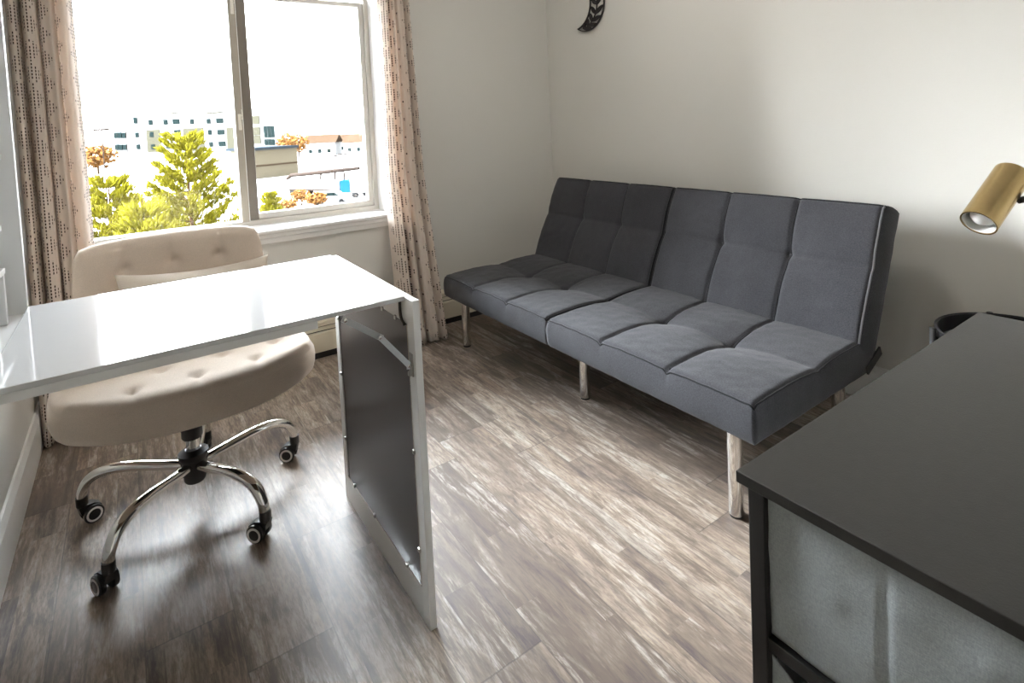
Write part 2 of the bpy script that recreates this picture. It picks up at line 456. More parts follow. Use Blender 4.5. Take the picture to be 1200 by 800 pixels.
bm = bmesh.new(); box(bm, DX + .001, .489, 1.160, DY1 - .018, ZT - .010, ZT, .0012)
finish('tabletop', bm, M['laminate'], dk)
tt = bpy.context.scene.objects['tabletop']
for ya in (1.161, DY1 - .039):
    bm = bmesh.new(); box(bm, DX + .003, .298, ya, ya + .020, ZT - .026, ZT - .0102, .0008)
    finish('edge_rail', bm, M['laminate_matte'], tt)
bm = bmesh.new(); box(bm, DX + .003, .486, 1.1825, DY1 - .041, ZT - .013, ZT - .0102)
finish('underside', bm, M['underside'], tt)
bm = bmesh.new(); box(bm, -.262, -.238, 1.626, 1.640, .7405, .8515, .001); finish('shelf_post', bm, M['laminate_matte'], dk)
# leg: white frame with dark inset board
LX0, LX1, LY0, LY1, LZ1 = .4895, .5065, 1.122, 1.706, .752
lp = bpy.data.objects.new('leg_panel', None); COL.objects.link(lp); lp.parent = dk; lp.location = (.498 + .2, 0, -.75); WORIG[lp.name] = Vector((.498, 1.42, 0))
bm = bmesh.new()
iy0, iy1, iz0, iz1 = 1.156, 1.672, .082, .692
box(bm, LX0, LX1, LY0, iy0, 0, LZ1, .0012); box(bm, LX0, LX1, iy1, LY1, 0, LZ1, .0012)
box(bm, LX0, LX1, iy0 - .001, iy1 + .001, 0, iz0, .0012); box(bm, LX0, LX1, iy0 - .001, iy1 + .001, iz1, LZ1, .0012)
finish('leg_frame', bm, M['laminate_matte'], lp)
bm = bmesh.new(); box(bm, LX0 + .003, LX1 - .003, iy0 - .001, iy1 + .001, iz0 - .001, iz1 + .001)
finish('inset_board', bm, M['inset'], lp)
bm = bmesh.new()
box(bm, LX0 - .001, LX0 + .003, iy0, iy1, iz0 - .0005, iz0 + .0025); box(bm, LX0 - .001, LX0 + .003, iy0 - .0005, iy0 + .0025, iz0, iz1)
finish('inset_edging', bm, M['chrome'], lp)
cl0 = None
for (yy, zz) in [(iy1 - .06, iz0), (iy1 - .22, iz0), (iy0 + .08, iz0), (iy0, .17), (iy0, .40), (iy0, .58), (iy1, .20), (iy1, .40), (iy1, .57), (1.30, iz1), (1.22, iz1)]:
    if cl0 is None:
        bm = bmesh.new(); box(bm, -.004, .003, -.005, .005, -.005, .005, .0015)
        cl0 = finish('clip', bm, M['steel'], lp); c = cl0
    else:
        c = cl0.copy(); COL.objects.link(c); c.parent = lp
    c.matrix_parent_inverse = Matrix.Identity(4); c.location = Vector((LX0, yy, zz)) - Vector((.498, 1.42, 0))
# folding metal stay
bm = bmesh.new()
def bar(bm, a, b, w, th, yoff=0):
    a, b = Vector(a), Vector(b); d = (b - a).normalized(); up = Vector((0, 1, 0)); s = d.cross(up).normalized()
    c = []
    for p in (a - d * w * .5, b + d * w * .5):
        for sy in (-1, 1):
            for ss in (-1, 1): c.append(bm.verts.new(p + s * ss * w / 2 + up * (sy * th / 2 + yoff)))
    for q in ((0, 1, 3, 2), (4, 6, 7, 5), (0, 4, 5, 1), (2, 3, 7, 6), (0, 2, 6, 4), (1, 5, 7, 3)): bm.faces.new([c[i] for i in q])
P0, P1, P2 = (.350, 1.150, .737), (.421, 1.146, .684), (.482, 1.142, .606)
bar(bm, P0, P1, .013, .003); bar(bm, P1, P2, .012, .003, -.0032)
st = finish('folding_stay', bm, M['steel'], dk)
for p in (P1, P2, P0):
    bm = bmesh.new(); lathe(bm, [(0, -.006), (.004, -.006), (.0045, -.004), (.0045, .004), (0, .004)], p, (0, 1, 0), 12)
    finish('rivet', bm, M['chrome'], st)
bm = bmesh.new(); box(bm, LX0 - .0035, LX0, 1.133, 1.151, .580, .632, .0015); box(bm, LX0 - .012, LX0 - .002, 1.1435, 1.147, .596, .616, .001)
finish('stay_bracket', bm, M['steel'], dk)
bm = bmesh.new()                           # dark curved corner bracket in the leg's upper corner
tube(bm, smooth_path([(LX0 - .003, 1.185, .738), (LX0 - .003, 1.186, .715), (LX0 - .003, 1.180, .698), (LX0 - .003, 1.165, .690)], 5), .0035, 8)
finish('corner_hook', bm, M['socket'], lp)

# ------------------------------------------------------------------ soft cushions
def sstep(a, b, x):
    t = max(0, min(1, (x - a) / (b - a))); return t * t * (3 - 2 * t)

def cushion_bm(L, D, T, useams, vseams, puff=.016, upuff=.006, r=.018, groove=.006, gw=.006, vgroove=.004, buttons=(), bdep=.02, brad=.028, step=.0085, seed=0, wr=.0012, edgepuff=.4, plan=None):
    """closed soft block: u in 0..L, v in 0..D, height T at its border seam"""
    nu = max(8, int(L / step)); nv = max(8, int(D / step))
    ue = [0] + list(useams) + [L]; ve = [0] + list(vseams) + [D]
    def cell(x, e, pw):
        for a, b in zip(e[:-1], e[1:]):
            if x <= b or b == e[-1]:
                f = (x - a) / (b - a); q = math.sin(PI * max(0, min(1, f)))
                if a == 0 and f < .5: q = max(q, edgepuff + (1 - edgepuff) * q)
                if b == e[-1] and f > .5: q = max(q, edgepuff + (1 - edgepuff) * q)
                return max(q, 0) ** pw
    bm = bmesh.new()
    def top(u, v):
        cu = cell(u, ue, .38); h = T + puff * cell(v, ve, .8) * (.7 + .3 * cu) + upuff * cu
        for s in useams: h -= groove * math.exp(-((u - s) / gw) ** 2)
        for s in vseams: h -= vgroove * math.exp(-((v - s) / gw) ** 2)
        for (bu, bv) in buttons:
            d2 = (u - bu) ** 2 + (v - bv) ** 2
            h -= bdep * (.55 * math.exp(-d2 / .085 ** 2) + .55 * math.exp(-d2 / .018 ** 2))
        e = min(u, L - u, v, D - v)
        if e < r: h -= r * (1 - math.sqrt(max(0, 1 - (1 - e / r) ** 2))) * .8
        h += wr * (mnoise.noise(Vector((u * 26, v * 26, seed * 3.1))) + .6 * mnoise.noise(Vector((u * 60, v * 60, seed * 1.7))))
        return h
    g = [[bm.verts.new((L * i / nu, D * j / nv, top(L * i / nu, D * j / nv))) for j in range(nv + 1)] for i in range(nu + 1)]
    for i in range(nu):
        for j in range(nv):
            bm.faces.new((g[i][j], g[i + 1][j], g[i + 1][j + 1], g[i][j + 1])).smooth = True
    per = [g[i][0] for i in range(nu)] + [g[nu][j] for j in range(nv)] + [g[i][nv] for i in range(nu, 0, -1)] + [g[0][j] for j in range(nv, 0, -1)]
    cen = Vector((L / 2, D / 2, 0)); prev = per; n = len(per)
    for f, out in ((.9, .003), (.7, .006), (.4, .006), (.15, .003), (.04, -.003), (0, -.012)):
        ring = []
        for k, v in enumerate(per):
            x, y = v.co.x, v.co.y; ox = oy = 0
            wob = .0022 * mnoise.noise(Vector((x * 18, y * 18, f * 5 + seed)))
            o2 = out + wob
            if x < 1e-6: ox = -o2
            elif x > L - 1e-6: ox = o2
            if y < 1e-6: oy = -o2
            elif y > D - 1e-6: oy = o2
            ring.append(bm.verts.new((x + ox, y + oy, v.co.z * f if f > .2 else T * f)))
        for k in range(n):
            bm.faces.new((prev[k], prev[(k + 1) % n], ring[(k + 1) % n], ring[k])).smooth = True
        prev = ring
    bm.faces.new(prev)
    return bm, top

def apply_frame(bm, o, eu, ev, ew):
    o, eu, ev, ew = map(Vector, (o, eu, ev, ew))
    for v in bm.verts: v.co = o + eu * v.co.x + ev * v.co.y + ew * v.co.z

# ------------------------------------------------------------------ futon
ft = thing('futon', (1.75, 1.7, 0), 'charcoal grey tufted split-back futon with chrome legs along the right wall', 'futon')
FX, FZ = 1.300, .252
halves = [(.834, 1.702), (1.712, 2.556)]
bt = math.radians(24.2)
BV = Vector((math.sin(bt), 0, math.cos(bt))); BW = Vector((-math.cos(bt), 0, math.sin(bt)))
for hi, (ya, yb) in enumerate(halves):
    L = yb - ya; us = (L / 3, 2 * L / 3)
    # seat: u along +Y, v along +X, w up
    D = .655
    bm, top = cushion_bm(L, D, .104, us, (D * .50,), puff=.014, upuff=.007, vgroove=.0016, bdep=.027, wr=.0018, buttons=[(us[0], D * .5), (us[1], D * .5)], seed=hi + 1)
    apply_frame(bm, (FX, ya, FZ), (0, 1, 0), (1, 0, .012), (0, 0, 1))
    seat = finish('seat_cushion', bm, M['futon'], ft)
    def spt(u, v, dz=0): return Vector((FX + v, ya + u, FZ + top(u, v) + .012 * v + dz))
    for s in us:
        bm = bmesh.new()
        tube(bm, [spt(s, D * k / 40, .002) for k in range(1, 37)], .0022, 6)
        finish('seam', bm, M['piping'], seat)
    bm = bmesh.new()
    tube(bm, [spt(D and u, .003, -.001) for u in [L * k / 60 for k in range(61)]], .0034, 6)
    for uu in (.003, L - .003):
        tube(bm, [spt(uu, D * k / 40, -.001) for k in range(0, 38)], .003, 6)
    finish('piping', bm, M['piping'], seat)
    # backrest
    Lb = L; Db = .490; Tb = .128
    us = (Lb / 3, 2 * Lb / 3)
    vb = Db * .56
    bm, topb = cushion_bm(Lb, Db, Tb, us, (vb,), puff=.012, upuff=.007, vgroove=.0022, wr=.0018, buttons=[(us[0], vb), (us[1], vb)], seed=hi + 7, bdep=.020, edgepuff=.3)
    bo = Vector((2.078, ya, .797)) - BV * Db - BW * Tb
    apply_frame(bm, bo, (0, 1, 0), BV, BW)
    bk = finish('backrest', bm, M['futon'], ft)
    def bpt(u, v, dz=0): return bo + Vector((0, u, 0)) + BV * v + BW * (topb(u, v) + dz)
    for s in us:
        bm = bmesh.new()
        tube(bm, [bpt(s, Db * k / 40, .002) for k in range(1, 40)], .0020, 6)
        finish('seam', bm, M['piping'], bk)
    bm = bmesh.new()
    tube(bm, [bpt(Lb * k / 60, Db - .003, -.001) for k in range(61)], .0034, 6)
    tube(bm, [bpt(Lb - .003, Db * k / 40, -.001) for k in range(2, 41)], .003, 6)
    finish('piping', bm, M['piping'], bk)
    bm = bmesh.new()
    tube(bm, [bpt(.003, Db * k / 40, -.001) for k in range(2, 41)], .0032, 6)
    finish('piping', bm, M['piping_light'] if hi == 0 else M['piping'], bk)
    for s in us:
        bm = bmesh.new(); lathe(bm, [(0, .004), (.005, .0035), (.008, 0), (.006, -.004), (0, -.004)], bpt(s, vb, .004), BW, 14)
        finish('button', bm, M['futon'], bk)
        bm = bmesh.new(); lathe(bm, [(0, .004), (.005, .0035), (.008, 0), (.006, -.004), (0, -.004)], spt(s, D * .5, .003), (0, 0, 1), 14)
        finish('button', bm, M['futon'], seat)
bm = bmesh.new()
box(bm, FX + .06, FX + .10, .90, 2.50, .225, .2545, .003); box(bm, 1.86, 1.90, .90, 2.50, .225, .2545, .003)
for yy in (.90, 1.69, 2.46): box(bm, FX + .10, 1.86, yy, yy + .04, .225, .2545, .003)
finish('frame', bm, M['dresser_steel'], ft)
for ya in (.828, 1.707, 2.562):
    bm = bmesh.new(); bar(bm, (1.93, ya, .285), (2.00, ya, .315), .03, .006)
    finish('hinge', bm, M['dresser_steel'], ft)
for (lx, ly) in ((1.371, 2.482), (1.469, 1.693), (1.345, .925), (1.93, 2.482), (1.93, .925)):
    bm = bmesh.new()
    lathe(bm, [(0, .006), (.0205, .006), (.0215, .010), (.0215, .255), (0, .255)], (lx, ly, 0), seg=28)
    l = finish('leg', bm, M['chrome'], ft, smooth=40)
    bm = bmesh.new(); lathe(bm, [(0, 0), (.019, 0), (.020, .006), (0, .006)], (lx, ly, 0), seg=24)
    finish('foot_cap', bm, M['black_plastic'], l)

# ------------------------------------------------------------------ office chair
CX, CY = .107, 1.942
ch = thing('office_chair', (CX, CY, 0), 'beige tufted armless swivel chair on a chrome five-star base, pushed under the white desk', 'chair')
yaw = math.radians(2.5); cs, sn = math.cos(yaw), math.sin(yaw)
UC = Vector((.118, 1.942, 0))
def chair_w(x, y, z): return Vector((UC.x + x * cs - y * sn, UC.y + x * sn + y * cs, z))
def soft(bm_fn): pass
# seat
def chair_seat():
    bm = bmesh.new(); nu, nv = 110, 84
    hw = .328
    bt = [(-.155, -.215), (-.01, -.232), (.138, -.215), (-.085, -.138), (.065, -.140), (.21, -.125), (-.155, -.05), (-.01, -.05), (.138, -.05), (-.085, .04), (.065, .04), (.21, .04)]
    def P(s, t):
        k = 1 - .085 * abs(t) ** 5; k2 = 1 - .10 * abs(s) ** 6
        x = s * hw * k
        yf = -.312 + .105 * abs(s) ** 2.2; yb = .285
        y = yf + (yb - yf) * ((t * k2) * .5 + .5)
        return x, y
    def top(s, t):
        x, y = P(s, t)
        e = min((1 - abs(s)) * hw, (1 - abs(t)) * .28)
        h = .488 + .022 * (1 - s * s) * (1 - t * t * .6)
        r = .042
        if e < r: h -= r * (1 - math.sqrt(max(0, 1 - (1 - e / r) ** 2))) * .72
        for bx, by in bt:
            d = math.hypot(x - bx, y - by); h -= .010 * math.exp(-(d / .016) ** 2) + .006 * math.exp(-d / .05)
        for bx, by in bt[:3]:                       # soft pleats running to the front edge
            if y < by: h -= .004 * math.exp(-((x - bx) / .012) ** 2)
        h += .0012 * mnoise.noise(Vector((x * 20, y * 20, 3)))
        return h
    g = []
    for i in range(nu + 1):
        s = math.sin((i / nu - .5) * PI * .98) / math.sin(.5 * PI * .98)
        row = []
        for j in range(nv + 1):
            t = math.sin((j / nv - .5) * PI * .98) / math.sin(.5 * PI * .98)
            x, y = P(s, t); row.append(bm.verts.new(chair_w(x, y, top(s, t))))
        g.append(row)
    for i in range(nu):
        for j in range(nv): bm.faces.new((g[i][j], g[i + 1][j], g[i + 1][j + 1], g[i][j + 1]))
    per = [g[i][0] for i in range(nu)] + [g[nu][j] for j in range(nv)] + [g[i][nv] for i in range(nu, 0, -1)] + [g[0][j] for j in range(nv, 0, -1)]
    cen = chair_w(0, -.02, 0); prev = per; n = len(per)
    for z, k in ((.448, 1.022), (.430, 1.026), (.412, 1.022), (.396, 1.008), (.387, .985), (.383, .94), (.383, .6)):
        ring = []
        for v in per:
            d = Vector((v.co.x - cen.x, v.co.y - cen.y, 0))
            ring.append(bm.verts.new((cen.x + d.x * k, cen.y + d.y * k, z)))
        for m in range(n): bm.faces.new((prev[m], prev[(m + 1) % n], ring[(m + 1) % n], ring[m]))
        prev = ring
    bm.faces.new(prev)
    return bm
seat = finish('seat', chair_seat(), M['chair_fabric'], ch, smooth=True)
def chair_back():
    bm = bmesh.new(); nu, nv = 90, 60
    bt = [(-.138, .715), (.0, .715), (.138, .715), (-.07, .60), (.07, .60)]
    def edge(s, t):
        k = 1 - .06 * abs(t) ** 8; k2 = 1 - .075 * abs(s) ** 7
        z = .628 + .183 * t * k2 * (1 if t > 0 else 1.25)
        hw = .292 - .028 * (z - .44) / .37
        return s * hw * k, z
    def yc(x, z): return .265 + .10 * (z - .5) - .075 * (abs(x) / .29) ** 2
    def side(sign):
        g = []
        for i in range(nu + 1):
            s = math.sin((i / nu - .5) * PI * .98) / math.sin(.49 * PI)
            row = []
            for j in range(nv + 1):
                t = math.sin((j / nv - .5) * PI * .98) / math.sin(.49 * PI)
                x, z = edge(s, t)
                e = min((1 - abs(s)) * .29, (1 - abs(t)) * .19); r = .035
                th = .036
                if e < r: th *= math.sqrt(max(0.0, 1 - (1 - e / r) ** 2)) * .8 + .2
                if sign < 0:
                    for bx, bz in bt:
                        d = math.hypot(x - bx, z - bz); th -= .014 * math.exp(-(d / .018) ** 2) + .010 * math.exp(-d / .055)
                    for bx, bz in bt[:3]:
                        if z > bz: th -= .005 * math.exp(-((x - bx) / .012) ** 2)
                row.append(bm.verts.new(chair_w(x, yc(x, z) + sign * th, z)))
            g.append(row)
        for i in range(nu):
            for j in range(nv): bm.faces.new((g[i][j], g[i + 1][j], g[i + 1][j + 1], g[i][j + 1]))
        return [g[i][0] for i in range(nu)] + [g[nu][j] for j in range(nv)] + [g[i][nv] for i in range(nu, 0, -1)] + [g[0][j] for j in range(nv, 0, -1)]
    a = side(-1); b = side(1); n = len(a)
    for k in range(n): bm.faces.new((a[k], a[(k + 1) % n], b[(k + 1) % n], b[k]))
    return bm
back = finish('backrest', chair_back(), M['chair_fabric'], ch, smooth=True)
bm = bmesh.new()
for sx in (-.12, .12):
    bm = bmesh.new()
    bar(bm, chair_w(sx, .20, .392), chair_w(sx, .296, .392), .03, .02)
    box(bm, -.02, .02, -.005, .005, 0, .16, .002, mat=Matrix.Translation(chair_w(sx, .292, .385)))
    finish('back_bracket', bm, M['black_plastic'], ch)
bm = bmesh.new()
lathe(bm, [(0, .195), (.021, .195), (.021, .352), (.0, .352)], (CX, CY, 0), seg=28)
finish('gas_column', bm, M['chrome'], ch, smooth=40)
bm = bmesh.new()
lathe(bm, [(0, .222), (.026, .222), (.029, .227), (.029, .352), (.028, .356), (0, .356)], (CX, CY, 0), seg=28)
box(bm, CX - .10, CX + .10, CY - .09, CY + .10, .355, .384, .004)
finish('seat_plate', bm, M['black_plastic'], ch, smooth=40)
bm = bmesh.new()
lathe(bm, [(0, .088), (.026, .088), (.030, .094), (.033, .150), (.039, .160), (.042, .170), (.041, .178), (.030, .182), (.0225, .188), (0, .188)], (CX, CY, 0), seg=32)
finish('hub', bm, M['black_plastic'], ch, smooth=35)
# one leg and one caster, then copies
angs = [13.3, 78.8, 154.9, 227.5, 297.3]
swiv = [-32, -35, -160, -62, -45]
leg0 = cas0 = None
for a_deg, sw in zip(angs, swiv):
    a = math.radians(a_deg)
    if leg0 is None:
        bm = bmesh.new()
        pth = smooth_path([(.028, 0, .140), (.10, 0, .149), (.18, 0, .158), (.245, 0, .155), (.287, 0, .136), (.309, 0, .105), (.314, 0, .074)], 6)
        n = len(pth)
        tube(bm, pth, [.0160 + .002 * math.sin(PI * k / n) - .0015 * k / n for k in range(n)], 16, flat=.85)
        me_o = finish('leg', bm, M['chrome'], None, recalc=True); leg0 = me_o; lg = leg0
        bm = bmesh.new()                 # caster, swivel axis at its origin, wheels trail along -x
        lathe(bm, [(0, .056), (.014, .056), (.0155, .060), (.0155, .084), (0, .084)], (0, 0, 0), seg=20)
        prof = [(.006, .033), (.012, .056), (-.004, .058), (-.026, .056), (-.043, .045), (-.049, .028), (-.046, .022), (-.034, .038), (-.012, .044), (0, .030)]
        A = [bm.verts.new((x, -.014, z)) for x, z in prof]; B = [bm.verts.new((x, .014, z)) for x, z in prof]
        for k in range(len(prof)):
            k2 = (k + 1) % len(prof); bm.faces.new((A[k], A[k2], B[k2], B[k]))
        bm.faces.new(A); bm.faces.new(B[::-1])
        tube(bm, [(-.022, -.020, .026), (-.022, .020, .026)], .005, 10)
        cas0 = finish('caster', bm, M['black_plastic'], None, smooth=35); cs1 = cas0
        for sgn in (-1, 1):
            bm = bmesh.new()
            lathe(bm, [(0, -.0085), (.021, -.0085), (.0255, -.006), (.026, 0), (.0255, .006), (.021, .0085), (0, .0085)], (-.022, sgn * .0155, .0262), (0, 1, 0), 28)
            w = finish('wheel', bm, M['black_plastic'], None, smooth=40); w.parent = cas0
            bm = bmesh.new()
            yy = sgn * .0242
            lathe(bm, [(.0150, -.001), (.0210, -.001), (.0205, .0006), (.0155, .0006)], (-.022, yy, .0262), (0, 1, 0), 28, close=True)
            w = finish('wheel_ring', bm, M['ring'], None, smooth=40); w.parent = cas0
        kids = list(cas0.children)
    else:
        lg = leg0.copy(); COL.objects.link(lg)
        cs1 = cas0.copy(); COL.objects.link(cs1)
        for kdo in kids:
            c = kdo.copy(); COL.objects.link(c); c.parent = cs1
    lg.parent = ch; lg.matrix_parent_inverse = Matrix.Identity(4); lg.location = (0, 0, 0); lg.rotation_euler = (0, 0, a)
    cs1.parent = ch; cs1.matrix_parent_inverse = Matrix.Identity(4)
    cs1.location = (.314 * math.cos(a), .314 * math.sin(a), 0); cs1.rotation_euler = (0, 0, math.radians(sw))

# lumbar pillow
def pillow():
    bm = bmesh.new(); nu, nv = 60, 36
    hw, hh = .222, .106
    cen = chair_w(.055, .135, .612)
    tilt = math.radians(14)
    ex = Vector((cs, sn, -.035)); ez = Vector((-sn * math.sin(tilt), cs * math.sin(tilt), math.cos(tilt))); ey = ex.cross(ez).normalized()
    def grid(sign):
        g = []
        for i in range(nu + 1):
            s = i / nu * 2 - 1; row = []
            for j in range(nv + 1):
                t = j / nv * 2 - 1
                x = s * hw * (1 - .055 * (1 - t * t)); z = t * hh * (1 - .20 * (1 - s * s) ** .8)
                th = .066 * ((1 - abs(s) ** 2.6) * (1 - abs(t) ** 2.2)) ** .62
                th += .004 * mnoise.noise(Vector((x * 16, z * 16, sign)))*(1 if abs(s) < .98 and abs(t) < .98 else 0)
                row.append(bm.verts.new(cen + ex * x + ez * z - ey * sign * th))
            g.append(row)
        for i in range(nu):
            for j in range(nv): bm.faces.new((g[i][j], g[i + 1][j], g[i + 1][j + 1], g[i][j + 1]))
    grid(1); grid(-1)
    bmesh.ops.remove_doubles(bm, verts=bm.verts[:], dist=.0004)
    return bm
pl = finish('pillow', pillow(), M['pillow_fabric'], smooth=True)
tag(pl, 'off-white lumbar pillow leaning on the back of the beige chair', 'pillow')

# ------------------------------------------------------------------ dresser
dr = thing('dresser', (1.06, .25, 0), 'black-topped steel-frame dresser with grey fabric bins, at the futon end of the room', 'dresser')
x0, x1, y0, y1, zt = .618, 1.510, .085, .425, .670
bm = bmesh.new(); box(bm, x0, x1, y0, y1, zt - .015, zt, .0012); finish('top', bm, M['dresser_top'], dr)
e = .010
for (px_, py_) in ((x0 + e, y0 + e), (x0 + e, y1 - e - .022), (x1 - e - .022, y0 + e), (x1 - e - .022, y1 - e - .022)):
    bm = bmesh.new(); box(bm, px_, px_ + .022, py_, py_ + .022, .0, zt - .0152, .0015); finish('post', bm, M['dresser_steel'], dr)
tiers = (.042, .252, .462)
for zz in tiers:
    bm = bmesh.new()
    for xx in (x0 + e + .002, x1 - e - .020): box(bm, xx, xx + .018, y0 + e + .0225, y1 - e - .0225, zz - .018, zz, .001)
    for yy in (y0 + e + .002, y1 - e - .020): box(bm, x0 + e + .0225, x1 - e - .0225, yy, yy + .018, zz - .018, zz, .001)
    box(bm, x0 + e + .0205, x1 - e - .0205, y0 + e + .0205, y1 - e - .0205, zz - .004, zz - .001)
    finish('shelf_frame', bm, M['dresser_steel'], dr)
nb = 0
for ti, zz in enumerate(tiers):
    for k in range(2):
        bx0 = x0 + .022 + k * .430; bx1 = bx0 + .416
        by0, by1 = y0 + .012, y1 - .026
        bh = .186
        bm = bmesh.new()
        NX = 40
        def bin_side(pa, pb, out, sag, seam):
            pa, pb, out = Vector(pa), Vector(pb), Vector(out)
            nn, mm = 48, 24; g = []
            for i in range(nn + 1):
                f = i / nn; row = []
                for j in range(mm + 1):
                    h = j / mm
                    zz2 = zz + .001 + h * (bh - sag * math.sin(PI * f) ** .8 * h)
                    d = .004 * math.sin(PI * f) * math.sin(PI * h)
                    if seam: d -= .0030 * math.exp(-((f - .54) / .007) ** 2) + .0016 * math.exp(-abs(f - .54) / .05) * h
                    d += .0026 * mnoise.noise(Vector((f * 7 + ti * 3, h * 4, k + 2.2))) + .0011 * mnoise.noise(Vector((f * 22, h * 12 + f * 8, ti)))
                    p = pa.lerp(pb, f) + out * d; p.z = zz2
                    row.append(bm.verts.new(p))
                g.append(row)
            for i in range(nn):
                for j in range(mm): bm.faces.new((g[i][j], g[i + 1][j], g[i + 1][j + 1], g[i][j + 1]))
        sg = .0 if ti == 2 else .05
        bin_side((bx0, by0, zz), (bx0, by1, zz), (-1, 0, 0), sg, True)
        bin_side((bx1, by0, zz), (bx1, by1, zz), (1, 0, 0), sg, True)
        bin_side((bx0, by1, zz), (bx1, by1, zz), (0, 1, 0), 0, False)
        bin_side((bx0, by0, zz), (bx1, by0, zz), (0, -1, 0), 0, False)
        bm.faces.new([bm.verts.new(q) for q in ((bx0, by0, zz + .001), (bx1, by0, zz + .001), (bx1, by1, zz + .001), (bx0, by1, zz + .001))])
        b = finish('fabric_bin', bm, M['bin_fabric'], dr, smooth=True)
        md = b.modifiers.new('thick', 'SOLIDIFY'); md.thickness = .002; md.offset = -1
        bm = bmesh.new()
        xm = (bx0 + bx1) / 2
        tube(bm, smooth_path([(xm - .04, by1 + .003, zz + .12), (xm - .025, by1 + .010, zz + .105), (xm + .025, by1 + .010, zz + .105), (xm + .04, by1 + .003, zz + .12)], 5), .004, 8)
        finish('pull_tab', bm, M['bin_dark'], b)

# ------------------------------------------------------------------ round side table
rt = thing('side_table', (2.085, .50, 0), 'small round black side table with raised rim, behind the dresser by the right wall', 'side table')
TC = Vector((2.088, .502, 0)); TR = .185; TZ = .447
bm = bmesh.new()
lathe(bm, [(0, TZ - .050), (TR, TZ - .050), (TR, TZ), (TR - .0035, TZ), (TR - .0035, TZ - .046), (0, TZ - .046)], TC, seg=64)
finish('tray', bm, M['table_black'], rt, smooth=35)
bm = bmesh.new()
lathe(bm, [(TR + .002 + .0035 * math.cos(t * PI / 4), TZ + .0035 * math.sin(t * PI / 4)) for t in range(8)], TC, seg=64, close=True)
finish('rim', bm, M['table_black'], rt, smooth=True)
for a_deg in (122, 212, 302, 32):
    a = math.radians(a_deg); d = Vector((math.cos(a), math.sin(a), 0))
    bm = bmesh.new()
    tube(bm, [TC + d * (TR + .013) + Vector((0, 0, z)) for z in (0, .2, TZ + .002)], .009, 12)
    tube(bm, [TC + d * (TR - .001) + Vector((0, 0, TZ - .03)), TC + d * (TR + .013) + Vector((0, 0, TZ - .03))], .005, 8)
    finish('leg', bm, M['table_black'], rt)
bm = bmesh.new()
lathe(bm, [(TR + .010 + .004 * math.cos(t * PI / 3), .06 + .004 * math.sin(t * PI / 3)) for t in range(6)], TC, seg=48, close=True)
finish('lower_ring', bm, M['table_black'], rt, smooth=True)

# ------------------------------------------------------------------ reading lamp
def pix(u, v, D):
    R = ((0.8220737827, -0.5675224656, -0.0459668004), (-0.0664765908, -0.0154867282, -0.9976677925), (0.5654870101, 0.8232122522, -0.0504581920))
    c = ((u - 600) / 657.0855 * D, (v - 176.938) / 657.0855 * D, D)
    return Vector([sum(R[k][i] * c[k] for k in range(3)) for i in range(3)]) + Vector((0, 0, CAM_H))
lm = thing('reading_lamp', (1.742, .345, 0), 'brass reading lamp with tilted cylinder shade, beyond the black dresser', 'lamp')
A = pix(1146.5, 261.5, 1.285); B = pix(1186, 204, 1.335)
ax = (B - A).normalized(); LEN = (B - A).length; RD = .0362
bm = bmesh.new()
lathe(bm, [(RD, 0), (RD, LEN), (RD - .003, LEN + .003), (0, LEN + .003), (0, LEN - .001), (RD - .003, LEN - .001), (RD - .003, 0)], A, ax, 48, close=True)
sh = finish('lamp_shade', bm, M['brass'], lm, smooth=35)
bm = bmesh.new()
lathe(bm, [(RD - .0035, .0015), (RD - .0045, LEN - .004), (0, LEN - .004), (0, LEN - .006), (RD - .006, LEN - .006), (RD - .005, .0015)], A, ax, 48, close=True)
finish('reflector', bm, M['lamp_white'], sh, smooth=35)
bm = bmesh.new()
lathe(bm, [(0, .004), (.012, .006), (.022, .015), (.027, .030), (.025, .045), (.017, .062), (.013, .075), (0, .075)], A, ax, 28)
finish('bulb', bm, M['bulb'], lm, smooth=True)
bm = bmesh.new()
lathe(bm, [(0, .074), (.018, .074), (.018, LEN - .007), (0, LEN - .007)], A, ax, 20)
finish('bulb_socket', bm, M['socket'], lm, smooth=40)
pole = Vector((1.742, .345, 0))
side = pix(1193, 235, 1.30)
arm_end = Vector((pole.x, pole.y, .905))
bm = bmesh.new(); tube(bm, smooth_path([side, side.lerp(arm_end, .5) + Vector((0, 0, .004)), arm_end], 6), .0075, 12)
finish('arm', bm, M['socket'], lm)
bm = bmesh.new(); tube(bm, [pole + Vector((0, 0, .012)), pole + Vector((0, 0, .93))], .009, 16)
finish('pole', bm, M['brass'], lm)
bm = bmesh.new(); lathe(bm, [(0, 0), (.113, 0), (.115, .004), (.113, .014), (.02, .020), (.012, .03), (0, .03)], pole, seg=48)
finish('base', bm, M['brass'], lm, smooth=35)

